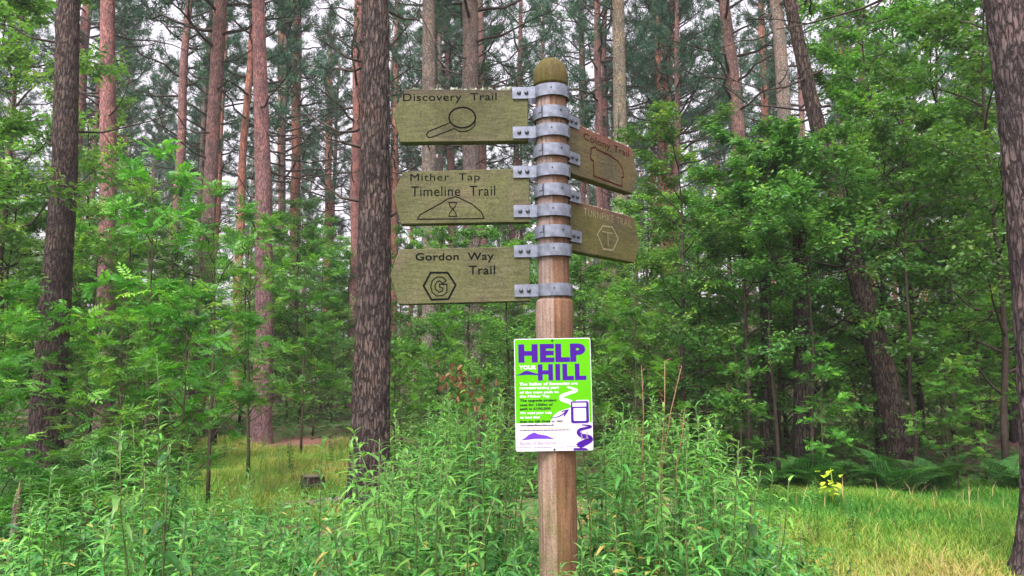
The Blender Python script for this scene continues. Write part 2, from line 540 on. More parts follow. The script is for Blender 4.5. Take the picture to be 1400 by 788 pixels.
for k in range(1, 12):
    a = k / 11 * math.pi / 2
    cp.append((max(.0705 * math.cos(a) ** .85, .0005), capz + hcap * (.30 + .70 * math.sin(a))))
mb = MB(); V, fs = rev(cp, 64); mb.add(V, fs)
link('post_cap', mb.mesh('post_cap', [M['cap']], True), signpost)


# -- flat shapes on a board's face: local x along, z up, y towards the camera is negative
def poly_mesh(name, pts, y, mat):
    me = bpy.data.meshes.new(name)
    me.from_pydata([(x, y, z) for x, z in pts], [], [list(range(len(pts)))])
    me.update()
    if me.polygons[0].normal.y > 0:
        me.flip_normals()
    me.materials.append(mat)
    return me


def ribbon(mb, pts, w, y, closed=False):
    P = np.asarray(pts, dtype=float); n = len(P)
    if closed:
        T = np.roll(P, -1, 0) - np.roll(P, 1, 0)
        e1 = unit(P - np.roll(P, 1, 0)); e2 = unit(np.roll(P, -1, 0) - P)
    else:
        e = unit(np.diff(P, axis=0)); e1 = np.vstack([e[:1], e]); e2 = np.vstack([e, e[-1:]])
    n1 = np.stack([-e1[:, 1], e1[:, 0]], -1); n2 = np.stack([-e2[:, 1], e2[:, 0]], -1)
    mt = unit(n1 + n2); sc = 1 / np.maximum((mt * n1).sum(-1), .4)
    ww = np.broadcast_to(np.asarray(w, dtype=float), (n,))
    A = P + mt * (ww * sc / 2)[:, None]; B = P - mt * (ww * sc / 2)[:, None]
    V = np.concatenate([A, B]); V3 = np.stack([V[:, 0], np.full(2 * n, y), V[:, 1]], -1)
    k = n if closed else n - 1
    i = np.arange(k); j = (i + 1) % n
    mb.add(V3, np.stack([i, i + n, j + n, j], -1))


def arc(cx, cz, rx, rz, a0, a1, n=24):
    return [(cx + rx * math.cos(R(a0 + (a1 - a0) * k / (n - 1))), cz + rz * math.sin(R(a0 + (a1 - a0) * k / (n - 1)))) for k in range(n)]


def text_mesh(name, s, box, y, mat, bold=0.0, spacing=1.0, ws=1.0, shear=0.0):
    """flat lettering fitted to box = (x0, z0, x1, z1) of its ink"""
    cu = bpy.data.curves.new(name, 'FONT')
    cu.body = s; cu.size = 1.0; cu.offset = bold; cu.resolution_u = 4
    cu.space_character = spacing; cu.space_word = ws; cu.shear = shear
    o = bpy.data.objects.new(name, cu); C.objects.link(o)
    dg = bpy.context.evaluated_depsgraph_get()
    me = bpy.data.meshes.new_from_object(o.evaluated_get(dg))
    bpy.data.objects.remove(o); bpy.data.curves.remove(cu)
    n = len(me.vertices)
    co = np.empty(n * 3, dtype=np.float32); me.vertices.foreach_get('co', co); co = co.reshape(-1, 3)
    lo, hi = co.min(0), co.max(0)
    u = (co[:, 0] - lo[0]) / (hi[0] - lo[0]); v = (co[:, 1] - lo[1]) / (hi[1] - lo[1])
    out = np.stack([box[0] + u * (box[2] - box[0]), np.full(n, y), box[1] + v * (box[3] - box[1])], -1).astype(np.float32)
    me.vertices.foreach_set('co', out.ravel())
    me.name = name; me.materials.clear(); me.materials.append(mat)
    me.update()
    return me


def extrude_poly(pts, y0, y1, bev=0.003):
    """closed outline in x-z between two depths, with a small chamfer"""
    P = np.asarray(pts, dtype=float); n = len(P); c = P.mean(0)
    e1 = unit(P - np.roll(P, 1, 0)); e2 = unit(np.roll(P, -1, 0) - P)
    mt = unit(np.stack([-e1[:, 1], e1[:, 0]], -1) + np.stack([-e2[:, 1], e2[:, 0]], -1))
    if ((c - P) * mt).sum() < 0:
        mt = -mt
    In = P + mt * bev
    L = [(In, y0), (P, y0 + bev), (P, y1 - bev), (In, y1)]
    V = np.concatenate([np.stack([q[:, 0], np.full(n, y), q[:, 1]], -1) for q, y in L])
    return V, n


def solid(name, pts, y0, y1, mat, bev=0.003):
    V, n = extrude_poly(pts, y0, y1, bev)
    fs = [list(range(n)), list(range(4 * n - 1, 3 * n - 1, -1))]
    for r in range(3):
        for j in range(n):
            k = (j + 1) % n
            fs.append([r * n + k, r * n + j, (r + 1) * n + j, (r + 1) * n + k])
    me = bpy.data.meshes.new(name)
    me.from_pydata([tuple(v) for v in V], [], fs)
    me.update()
    import bmesh
    b = bmesh.new(); b.from_mesh(me); bmesh.ops.recalc_face_normals(b, faces=b.faces); b.to_mesh(me); b.free()
    me.materials.append(mat)
    return me


TH = 0.024          # half thickness of a board
KX = FACE_Y / F


def lx(px, Y=FACE_Y + .03):
    return (px - 700) * Y / F - POST.x - 1.9 * math.sin(LEAN) * 0


def band(zc, ang, side, h=0.048, tabs=0.090):
    """a galvanised clamp round the post whose two tabs grip a board that points side*x, turned by ang about the post"""
    st = empty('clamp_band', (0, 0, zc)); st.parent = signpost
    st.rotation_euler = (0, 0, ang)
    Rb, th = 0.0715, 0.0045
    yb = TH + 0.004
    a0 = math.asin(yb / Rb)
    path = [(-(Rb * math.cos(a0)) - tabs, -yb), (-(Rb * math.cos(a0)) - .012, -yb)]
    for k in range(41):
        a = math.pi + a0 + .10 + (2 * math.pi - 2 * a0 - .20) * k / 40
        path.append((Rb * math.cos(a), Rb * math.sin(a)))
    path += [(-(Rb * math.cos(a0)) - .012, yb), (-(Rb * math.cos(a0)) - tabs, yb)]
    P = np.array(path) * np.array([-side, 1]) if side > 0 else np.array(path)
    n = len(P)
    e = unit(np.diff(P, axis=0)); e1 = np.vstack([e[:1], e]); e2 = np.vstack([e, e[-1:]])
    nn = unit(np.stack([-(e1 + e2)[:, 1], (e1 + e2)[:, 0]], -1))
    if side < 0:
        nn = -nn
    A, B = P + nn * th / 2, P - nn * th / 2
    hh = h / 2
    V = np.concatenate([np.column_stack([q, np.full(n, z)]) for q, z in ((A, -hh), (A, hh), (B, hh), (B, -hh))])
    i = np.arange(n - 1)
    Q = [np.stack([a * n + i, a * n + i + 1, b * n + i + 1, b * n + i], -1) for a, b in ((0, 1), (1, 2), (2, 3), (3, 0))]
    ends = np.array([[0, n, 2 * n, 3 * n], [4 * n - 1, 3 * n - 1, 2 * n - 1, n - 1]])
    mbb = MB(); mbb.add(V, np.concatenate(Q + [ends]))
    me = mbb.mesh('clamp_band', [M['galv']], False)
    # the band itself is the part: swap the empty for a mesh object
    o = bpy.data.objects.new('clamp_band', me); C.objects.link(o)
    o.parent = signpost; o.location = st.location; o.rotation_euler = st.rotation_euler
    bpy.data.objects.remove(st)
    for face in (-1, 1):
        for q in (.030, .060):
            xb = -side * (-(Rb * math.cos(a0)) - tabs + q - .004)
            mbq = MB()
            pr = [(.0085, 0), (.0085, .0035), (.0065, .006), (.003, .0072)]
            V, fs = rev(pr, 12)
            V = np.column_stack([V[:, 0] + xb, face * (yb + th / 2 - .0005 + V[:, 2]), V[:, 1]])
            mbq.add(V, fs)
            bo = link('bolt', mbq.mesh('bolt', [M['bolt']], True), o)
    return o, Rb, th


def on_band(name, o, Rb, aworld, w, h, mat, dz=0.0, d=.004):
    """a small plate standing proud of a band at a world bearing about the post"""
    a = aworld - o.rotation_euler.z
    c, s = math.cos(a), math.sin(a)
    mbq = MB()
    V = []
    for rr in (Rb, Rb + .0022 + d):
        for t, z in ((-1, -1), (1, -1), (1, 1), (-1, 1)):
            V.append((c * rr - s * t * w / 2, s * rr + c * t * w / 2, dz + z * h / 2))
    mbq.add(V, np.array([[0, 1, 2, 3], [4, 5, 6, 7], [0, 1, 5, 4], [1, 2, 6, 5], [2, 3, 7, 6], [3, 0, 4, 7]]))
    return link(name, mbq.mesh(name, [mat]), o)


def board_mat(name, z0, z1, top, moss=(.080, .085, .036)):
    return wood_mat(name, (.095, .085, .05), (.055, .05, .03), moss, (5, 40, 42), .78, top, (z1 - .05, z1 + .01), .3)


rj = random.Random(4)
LEFT = [  # name text, four corners and point in photograph pixels, upper-edge stain
    ('Discovery Trail', [(722, 123), (554, 122), (537, 155), (547, 195), (722, 193)], (127, 181), (.06, .045, .037)),
    ('Mither Tap Timeline Trail', [(724, 230), (551, 235), (537, 266), (548, 307), (724, 304)], (235, 289), (.075, .075, .037)),
    ('Gordon Way Trail', [(725, 337), (546, 341), (533, 377), (545, 417), (725, 412)], (343, 397), (.075, .073, .037)),
]
BY = POST_Y - TH          # depth of a left board's front face


def L2(px, py):
    p = at(px, py, BY)
    q = p - POST
    # undo the lean so the point is in the post's own frame
    ca, sa = math.cos(-LEAN), math.sin(-LEAN)
    return (q.x * ca + q.z * sa, -q.x * sa + q.z * ca)


inkmats = [M['ink'], M['ink_green'], M['ink']]
left_boards = []
for k, (nm, pts, bz, topc) in enumerate(LEFT):
    P = [L2(*p) for p in pts]
    zs = [p[1] for p in P]
    bm_ = board_mat('board_timber_%s' % 'abc'[k], min(zs), max(zs), topc)
    o = link('finger_board', solid('finger_board', P, -TH, TH, bm_, .004), signpost)
    o['label'] = ['left finger board reading Discovery Trail over a magnifying glass',
                  'left finger board reading Mither Tap Timeline Trail over a hill with hourglass',
                  'left finger board reading Gordon Way Trail over a hexagon with letter G'][k]
    left_boards.append((o, P, bm_))
    for py in bz:
        z = L2(757, py)[1]
        b, Rb, th = band(z, 0.0, -1); b.rotation_euler = (rj.uniform(-.012, .012), rj.uniform(-.014, .014), 0)
        on_band('screw', b, Rb, R(-92), .006, .006, M['hole'], .004, .0012)
        on_band('joint', b, Rb, R(-24), .004, .026, M['hole'], 0, .0012)


def letters(o, s, px0, y_top, px1, y_bot, mat, **kw):
    a, b = L2(px0, y_bot), L2(px1, y_top)
    return link('lettering', text_mesh('lettering', s, (a[0], a[1], b[0], b[1]), -TH - .0007, mat, **kw), o)


o = left_boards[0][0]
letters(o, 'Discovery  Trail', 551, 127, 679, 142, M['ink'], bold=.006, spacing=1.06)
mg = MB()
px = lambda L: [L2(*p) for p in L]
k1 = L2(632, 161); rr = abs(L2(650, 161)[0] - k1[0])
ribbon(mg, arc(k1[0], k1[1], rr, rr * .80, 0, 360, 40)[:-1], .0065, -TH - .0008, True)
body = px([(650, 163), (649, 172), (644, 177), (636, 180), (628, 180), (621, 176), (590, 188), (585, 188), (583, 184), (586, 180), (615, 168), (614, 160)])
ribbon(mg, body, .0042, -TH - .0007)
link('emblem', mg.mesh('emblem', [M['ink']]), o)

o = left_boards[1][0]
letters(o, 'Mither  Tap', 561, 237, 656, 251, M['ink'], bold=.0, spacing=1.08)
letters(o, 'Timeline  Trail', 562, 254, 677, 269, M['ink'], bold=.0, spacing=1.06)
mg = MB()
ribbon(mg, px([(571, 300), (574, 294), (605, 277), (612, 272), (618, 271), (622, 269), (628, 271), (634, 274), (645, 279), (658, 290), (662, 299)]), .0042, -TH - .0007, True)
for L in ([(613, 277), (625, 277)], [(613, 296), (625, 296)], [(614, 277), (615, 282), (619, 286), (623, 291), (624, 296)], [(624, 277), (623, 282), (619, 286), (615, 291), (614, 296)]):
    ribbon(mg, px(L), .0035, -TH - .0009)
link('emblem', mg.mesh('emblem', [M['ink']]), o)

o = left_boards[2][0]
letters(o, 'Gordon  Way', 568, 345, 675, 360, M['ink'], bold=.016, spacing=1.06)
letters(o, 'Trail', 641, 363, 677, 376, M['ink'], bold=.016, spacing=1.08)
mg = MB()
ribbon(mg, px([(579, 391), (589, 373), (612, 373), (623, 390), (613, 409), (590, 410)]), .0075, -TH - .0007, True)
link('emblem', mg.mesh('emblem', [M['ink']]), o)
mg = MB()
gp = [(610, 384), (605, 379), (597, 379), (591, 384), (589, 392), (591, 400), (597, 405), (606, 404), (611, 400), (611, 389), (601, 389), (601, 393), (605.5, 394), (605, 398), (600, 400), (596, 396), (594.5, 391), (597, 386), (601, 384), (605, 388)]
ribbon(mg, px(gp), .0042, -TH - .0009, True)
link('emblem', mg.mesh('emblem', [M['ink']]), o)

RANG = R(50)
RL, RH = 0.635, 0.200
right_boards = []
for k, (yt, yb, bands, topc) in enumerate([(166, 237, (151, 203), (.16, .06, .055)), (273, 343, (258, 315), (.13, .07, .05))]):
    zt, zb = zpix(yt, POST_Y + .05), zpix(yb, POST_Y + .05)
    zm = (zt + zb) / 2
    x0 = .082
    P = [(x0, zt), (x0, zb), (RL - .05, zb), (RL, zm - .01), (RL - .045, zt)]
    bm_ = board_mat('board_timber_%s' % 'de'[k], zb, zt, topc, (.098, .078, .036) if k == 0 else (.092, .085, .028))
    o = link('finger_board', solid('finger_board', P, -TH, TH, bm_, .004), signpost)
    o.rotation_euler = (0, 0, RANG)
    o['label'] = ['right finger board reading Colony Trail with red engraved outline', 'right finger board with faded lettering and pale hexagon'][k]
    right_boards.append((o, zt, zb, x0))
    for py in bands:
        b, Rb, th = band(zpix(py), RANG, 1)
        on_band('screw', b, Rb, R(-62), .006, .006, M['hole'], .004, .0012)
        on_band('joint', b, Rb, R(-122), .0035, .046, M['hole'], 0, .0012)
        on_band('latch', b, Rb, R(-131), .018, .014, M['galv'], .004, .003)


def rb(k, u, v):
    o, zt, zb, x0 = right_boards[k]
    return (x0 + u * (RL - x0), zb + v * (zt - zb))


def rletters(k, s, u0, v0, u1, v1, mat, **kw):
    a, b = rb(k, u0, v0), rb(k, u1, v1)
    return link('lettering', text_mesh('lettering', s, (a[0], a[1], b[0], b[1]), -TH - .0007, mat, **kw), right_boards[k][0])


rletters(0, 'Colony Trail', .20, .72, .86, .90, M['ink_red'], bold=.004, spacing=1.05, ws=1.3)
mg = MB()
ribbon(mg, [rb(0, *q) for q in ((.30, .64), (.36, .70), (.38, .66), (.55, .65), (.70, .58), (.76, .44), (.77, .28), (.74, .28), (.74, .08), (.33, .10), (.33, .40), (.29, .41))], .006, -TH - .0007, True)
link('emblem', mg.mesh('emblem', [M['ink_red']]), right_boards[0][0])
rletters(1, 'TURNPIKE TRAIL', .18, .76, .88, .91, M['ink_pale'], bold=-.012, spacing=1.05, ws=1.2)
mg = MB()
hx = [rb(1, *q) for q in ((.36, .44), (.44, .64), (.58, .66), (.66, .44), (.58, .18), (.44, .16))]
ribbon(mg, hx, .007, -TH - .0007, True)
ribbon(mg, [rb(1, *q) for q in ((.43, .52), (.59, .53))], .005, -TH - .0009)
ribbon(mg, [rb(1, *q) for q in ((.51, .52), (.51, .24))], .005, -TH - .0008)
link('emblem', mg.mesh('emblem', [M['ink_pale']]), right_boards[1][0])

# lichen crust along the two upper boards
rg = np.random.default_rng(5)
for o, P0, P1, zt, n in ((left_boards[0][0], left_boards[0][1][1][0], left_boards[0][1][0][0], left_boards[0][1][1][1], 420),
                         (right_boards[0][0], .10, RL - .06, right_boards[0][1], 300), (right_boards[1][0], .10, RL - .06, right_boards[1][1], 160)):
    mbl = MB()
    cl = rg.uniform(P0 + .01, P1 - .01, 26)
    x = np.clip(cl[rg.integers(0, 26, n)] + rg.normal(0, .010, n), P0 + .005, P1 - .005)
    Pp = np.column_stack([x, rg.uniform(-TH, TH, n), np.full(n, zt - .003)])
    D = unit(rg.normal(size=(n, 3)) * [.7, .7, .3] + [0, 0, .8])
    diamonds(mbl, Pp, D, rnd_unit(rg, n), rg.uniform(.006, .016, n), rg.uniform(.005, .010, n), rg.uniform(0, 1, n))
    lo = link('lichen', mbl.mesh('lichen', [M['lichen']]), o); lo['kind'] = 'stuff'

# ------------------------------------------------------------------ the green notice on the post
SY = POST_Y - R_LOW - .008
sc_ = at(758.3, 617, SY)
notice = tag(empty('notice_sign', sc_), 'lime green and white HELP YOUR HILL notice screwed to the post below the boards', 'sign')
notice.rotation_euler = (0, LEAN - .006, 0)
SW, SH = .291, .4215


def sg(x, y):       # from the enlarged photograph of the sign (630 x 788) to the sign's own plane
    return ((x - 97) / 408 * SW - SW / 2, (697 - y) / 595 * SH)


def rrect(x0, z0, x1, z1, r, n=6):
    pts = []
    for cx, cz, a in ((x1 - r, z1 - r, 0), (x0 + r, z1 - r, 90), (x0 + r, z0 + r, 180), (x1 - r, z0 + r, 270)):
        pts += arc(cx, cz, r, r, a, a + 90, n)
    return pts


link('panel', solid('panel', rrect(-SW / 2, 0, SW / 2, SH, .009), 0, .004, M['white'], .0006), notice)
LY = -.0004
zsplit = sg(0, 549)[1]
g = rrect(-SW / 2 + .0025, 0, SW / 2 - .0025, SH - .0025, .008)
g = [p for p in g if p[1] > SH / 2]
g = g + [(-SW / 2 + .0025, zsplit), (SW / 2 - .0025, zsplit)]
link('green_field', poly_mesh('green_field', g, LY, M['lime']), notice)


def smooth(pts, n=8):
    P = np.array([pts[0]] + list(pts) + [pts[-1]], dtype=float); out = []
    for i in range(1, len(P) - 2):
        for t in np.linspace(0, 1, n, endpoint=False):
            a, b, c, d = P[i - 1], P[i], P[i + 1], P[i + 2]
            out.append(tuple(.5 * ((2 * b) + (c - a) * t + (2 * a - 5 * b + 4 * c - d) * t * t + (3 * b - a - 3 * c + d) * t ** 3)))
    return out + [tuple(P[-2])]


mg = MB()
cl_ = smooth([sg(*p) for p in ((374, 362), (402, 370), (424, 382), (380, 396), (345, 410), (345, 425), (385, 440), (405, 456))])
ribbon(mg, cl_, np.linspace(.006, .019, len(cl_)), 2 * LY)
link('white_path', mg.mesh('white_path', [M['white']]), notice)
wp = smooth([sg(*p) for p in ((416, 440), (395, 468), (330, 490), (298, 515), (280, 549.5))]) + [sg(488, 549.5), sg(488, 434), sg(480, 431), sg(420, 432)]
link('white_path', poly_mesh('white_path', wp, 3 * LY, M['white']), notice)
link('phone', poly_mesh('phone', rrect(*sg(391, 552), *sg(486, 438), .007), 4 * LY, M['purple']), notice)
link('phone_screen', poly_mesh('phone_screen', rrect(*sg(405, 541), *sg(471, 474), .004), 5 * LY, M['white']), notice)
link('phone_bar', poly_mesh('phone_bar', rrect(*sg(400, 466), *sg(473, 446), .0015), 5 * LY, M['white']), notice)
mg = MB()
for i, (x0, x1) in enumerate(((408, 424), (427, 440), (443, 464))):
    ribbon(mg, [sg(x0, 456), sg(x1, 456)], .004, 6 * LY)
link('phone_bar_print', mg.mesh('phone_bar_print', [M['olive']]), notice)
mg = MB()
ar = smooth([sg(*p) for p in ((284, 522), (310, 521), (340, 510), (366, 492))])
ribbon(mg, ar, np.linspace(.0015, .0055, len(ar)), 5 * LY)
A = [sg(*p) for p in ((384, 478), (341, 488), (342, 492), (360, 490), (352, 516), (357, 517))]
mg.add([(x, 5.5 * LY, z) for x, z in A], [np.array([[0, 1, 2, 3]]), np.array([[0, 3, 4, 5]])])
link('arrow', mg.mesh('arrow', [M['purple']]), notice)
mg = MB()
pth = smooth([sg(*p) for p in ((446, 562), (482, 566), (492, 574), (440, 586), (428, 602), (445, 618), (482, 628), (486, 642), (440, 664), (428, 676))])
ribbon(mg, pth, np.linspace(.003, .026, len(pth)), 4 * LY)
link('purple_path', mg.mesh('purple_path', [M['purple']]), notice)
link('purple_path', poly_mesh('purple_path', [sg(*p) for p in ((400, 694), (400, 683), (465, 683), (480, 694))], 4 * LY, M['purple']), notice)
mg = MB()
for hx_, hz_, s in ((446, 603, 1), (474, 600, 1.1)):        # the two little walkers
    ribbon(mg, [sg(hx_, hz_), sg(hx_ - 2, hz_ + 16 * s)], .0045, 6 * LY)
    ribbon(mg, [sg(hx_ - 2, hz_ + 15 * s), sg(hx_ - 6, hz_ + 34 * s)], .0026, 6.3 * LY)
    ribbon(mg, [sg(hx_ - 2, hz_ + 15 * s), sg(hx_ + 4, hz_ + 33 * s)], .0026, 6.6 * LY)
    ribbon(mg, [sg(hx_, hz_ - 7), sg(hx_, hz_ - 2)], .0035, 6.3 * LY)
link('walker_print', mg.mesh('walker_print', [M['greyp']]), notice)
link('hill_print', poly_mesh('hill_print', [sg(*p) for p in ((104, 297), (128, 288), (150, 274), (168, 273), (185, 279), (221, 290), (222, 297), (165, 294))], 2 * LY, M['purple']), notice)
link('hill_print', poly_mesh('hill_print', [sg(*p) for p in ((125, 638), (150, 624), (163, 612), (190, 599), (200, 598), (215, 607), (232, 610), (260, 615), (305, 635), (262, 632), (200, 631), (160, 635))], 2 * LY, M['violet']), notice)


def note(s, x0, y0, x1, y1, mat, layer=2, **kw):
    a, b = sg(x0, y1), sg(x1, y0)
    return link('lettering', text_mesh('lettering', s, (a[0], a[1], b[0], b[1]), layer * LY, mat, **kw), notice)


note('HELP', 119, 131, 476, 229, M['purple'], bold=.060, spacing=1.10)
note('HILL', 221, 239, 478, 326, M['purple'], bold=.060, spacing=1.16)
note('YOUR', 122, 244, 213, 266, M['white'], bold=.040, spacing=1.05)
for s, x1, y0, y1, m in (('The Bailies of Bennachie are', 431, 335, 351, 'white'), ('reconstructing part', 332, 356, 375, 'white'),
                         ('of the main path to', 329, 380, 397, 'white'), ('the Mither Tap', 281, 401, 419, 'white'),
                         ('The upgrade project', 317, 423, 441, 'navy'), ('cost for 1000m of', 297, 446, 460, 'navy'),
                         ('path is \u00a3100,000', 285, 467, 484, 'navy'), ('We need your help', 291, 489, 505, 'white'),
                         ('to fund this!', 228, 511, 525, 'white'), ('Scan the QR Code or visit', 348, 534, 547, 'navy'),
                         ('www.bailiesofbennachie.co.uk', 300, 555.5, 565, 'navy')):
    note(s, 122, y0, x1, y1, M[m], 5 if 'Scan' in s else 2, bold=.045 if m == 'navy' else .032, spacing=1.04)
note('Bailies of Bennachie', 121, 643, 309, 662, M['greyp'], bold=.0)
mg, mg2, mg3 = MB(), MB(), MB()
rr_ = random.Random(3)
for mgx, yy, xa, xb, w in ((mg, 577, 122, 396, .0035), (mg2, 587, 122, 386, .0028), (mg3, 676, 100, 180, .0024), (mg3, 676, 195, 285, .0024), (mg3, 676, 308, 355, .0022), (mg2, 676, 362, 465, .0018), (mg3, 668, 165, 215, .0014)):
    x = xa
    while x < xb - 4:
        w_ = min(rr_.uniform(7, 20), xb - x)
        ribbon(mgx, [sg(x, yy), sg(x + w_, yy)], w, 2 * LY)
        x += w_ + 2.6
for q, mt in ((mg, 'olive'), (mg2, 'navy'), (mg3, 'greyp')):
    link('small_print', q.mesh('small_print', [M[mt]]), notice)
mg = MB()
ribbon(mg, [sg(322, 664), sg(333, 658), sg(340, 664)], .003, 2 * LY)
ribbon(mg, [sg(343, 653), sg(368, 653)], .003, 2 * LY); ribbon(mg, [sg(343, 661), sg(370, 661)], .003, 2 * LY)
link('small_print', mg.mesh('small_print', [flat_mat('pale_green_print', (.5, .62, .55), .4)]), notice)
for yy in (113, 688):
    p = sg(301, yy)
    V, fs = rev([(.004, 0), (.004, .0015), (.002, .0025)], 12)
    mg = MB(); mg.add(np.column_stack([V[:, 0] + p[0], -V[:, 2] - .0004, V[:, 1] + p[1]]), fs)
    link('screw', mg.mesh('screw', [M['hole']], True), notice)

# ------------------------------------------------------------------ ground
def ground_mat():
    m, nt, p, out = nt_mat('forest_floor')
    o = mapping(nt, (1, 1, 1))
    n1 = noise_n(nt, .55, 5, .6, o); n2 = noise_n(nt, 9, 6, .7, o); n3 = noise_n(nt, 60, 4, .7, o)
    r1 = ramp(nt, [(.30, (.075, .045, .028)), (.46, (.10, .075, .035)), (.55, (.07, .12, .03)), (.75, (.10, .18, .035))])
    nt.links.new(n1.outputs['Fac'], r1.inputs[0])
    r2 = ramp(nt, [(.3, (.5, .5, .5)), (.7, (1.4, 1.4, 1.4))]); nt.links.new(n2.outputs['Fac'], r2.inputs[0])
    r3 = ramp(nt, [(.3, (.6, .6, .6)), (.7, (1.35, 1.3, 1.2))]); nt.links.new(n3.outputs['Fac'], r3.inputs[0])
    c = mix(nt, 1.0, mix(nt, 1.0, r1.outputs[0], r2.outputs[0], 'MULTIPLY'), r3.outputs[0], 'MULTIPLY')
    nt.links.new(c, p.inputs['Base Color'])
    p.inputs['Roughness'].default_value = .95
    b = N_(nt, 'ShaderNodeBump'); b.inputs['Strength'].default_value = .7; b.inputs['Distance'].default_value = .05
    nt.links.new(n2.outputs['Fac'], b.inputs['Height']); nt.links.new(b.outputs[0], p.inputs['Normal'])
    return m


def sheet(name, xs, ys, dz, mat, keep=None):
    nx, ny = len(xs), len(ys)
    V = np.array([(x, y, gz(x, y) + dz) for y in ys for x in xs])
    i = np.arange(ny - 1)[:, None] * nx + np.arange(nx - 1)[None, :]
    Q = np.stack([i, i + 1, i + nx + 1, i + nx], -1).reshape(-1, 4)
    b = MB(); b.add(V, Q)
    return link(name, b.mesh(name, [mat], True))


t = np.linspace(-1, 1, 121)
tag(sheet('ground', np.sign(t) * (np.abs(t) ** 2.2) * 160, 8 + np.sign(t) * (np.abs(t) ** 2.2) * 160, 0, ground_mat()), kind='structure')

# bare earth path deep on the right and the patch of needle litter on the left
soil = flat_mat('bare_soil', (.115, .062, .055), .95, spec=.1, mott=.4, scale=7, bump=.5)
litter = flat_mat('needle_litter', (.17, .085, .065), .95, spec=.1, mott=.45, scale=16, bump=.5)


def blob(name, cx, cy, rx, ry, mat, seed, dz=.02):
    b = MB()
    n, kk = 40, 5
    V = [(cx, cy, gz(cx, cy) + dz)]
    for q in range(1, kk + 1):
        for j in range(n):
            a = 2 * math.pi * j / n
            f = q / kk * (1 + .35 * noise.noise((math.cos(a) * 1.5, math.sin(a) * 1.5, seed)))
            x, y = cx + rx * f * math.cos(a), cy + ry * f * math.sin(a)
            V.append((x, y, gz(x, y) + dz * (1 - 1.6 * (q == kk))))
    T = np.array([[0, 1 + j, 1 + (j + 1) % n] for j in range(n)])
    Q = np.array([[1 + (q - 1) * n + j, 1 + q * n + j, 1 + q * n + (j + 1) % n, 1 + (q - 1) * n + (j + 1) % n] for q in range(1, kk) for j in range(n)])
    b.add(V, [T, Q])
    return link(name, b.mesh(name, [mat], True))


q = ground_at(1340, 612)
tag(blob('dirt_path', q.x + 1.5, q.y, 6.5, 1.6, soil, 2.0, .02), kind='structure')
q = ground_at(412, 607)
tag(blob('litter_patch', q.x, q.y, 1.1, 1.3, litter, 5.0, .012), kind='structure')
q = ground_at(1330, 800)
tag(blob('bare_earth', q.x + .2, q.y - .2, 1.6, .55, soil, 8.0, .012), kind='structure')

# ------------------------------------------------------------------ pines
def bark_relief(V, base, amp, sc=(15, 15, 3.6)):
    out = V.copy()
    for i, v in enumerate(V):
        p = Vector((v[0] * sc[0], v[1] * sc[1], v[2] * sc[2]))
        w = noise.noise_vector(p * .7) * .5
        d, _ = noise.voronoi(p + w)
        e = min(d[1] - d[0], .5) * 2
        h = amp * (e ** .5 - .6) + amp * .5 * noise.noise(p * 2.5)
        c = base(v[2])
        n = Vector((v[0] - c[0], v[1] - c[1], 0))
        if n.length > 1e-4:
            n.normalize()
            out[i] = v + np.array(n) * h
    return out


def trunk_mesh(P, rad, n, mat, relief=0.0, flare=.25):
    P = np.asarray(P, dtype=float); rad = np.asarray(rad, dtype=float)
    zz = np.concatenate([np.arange(-.3, 1.2, .12), np.arange(1.2, P[-1][2], .9 if not relief else .035 * (n / 70))]) if not relief else np.arange(-.3, min(P[-1][2], 8.5), .032)
    if relief:
        zz = np.concatenate([zz, np.linspace(min(P[-1][2], 8.5) + .5, P[-1][2], 6)]) if P[-1][2] > 9 else zz
    o = np.argsort(P[:, 2])
    cx, cy, rr = np.interp(zz, P[o, 2], P[o, 0]), np.interp(zz, P[o, 2], P[o, 1]), np.interp(zz, P[o, 2], rad[o])
    if not relief:
        cx = cx + .02 * np.sin(zz * 1.3 + P[0][0]); cy = cy + .02 * np.cos(zz * 1.1)
    rr = rr * (1 + flare * np.exp(-np.maximum(zz, 0) / .28))
    V, fs = tube(np.column_stack([cx, cy, zz]), rr, n)
    if relief:
        base = lambda z: (np.interp(z, zz, cx), np.interp(z, zz, cy))
        V = bark_relief(V, base, relief)
    b = MB(); b.add(V, fs)
    return b.mesh('trunk', [mat], True)


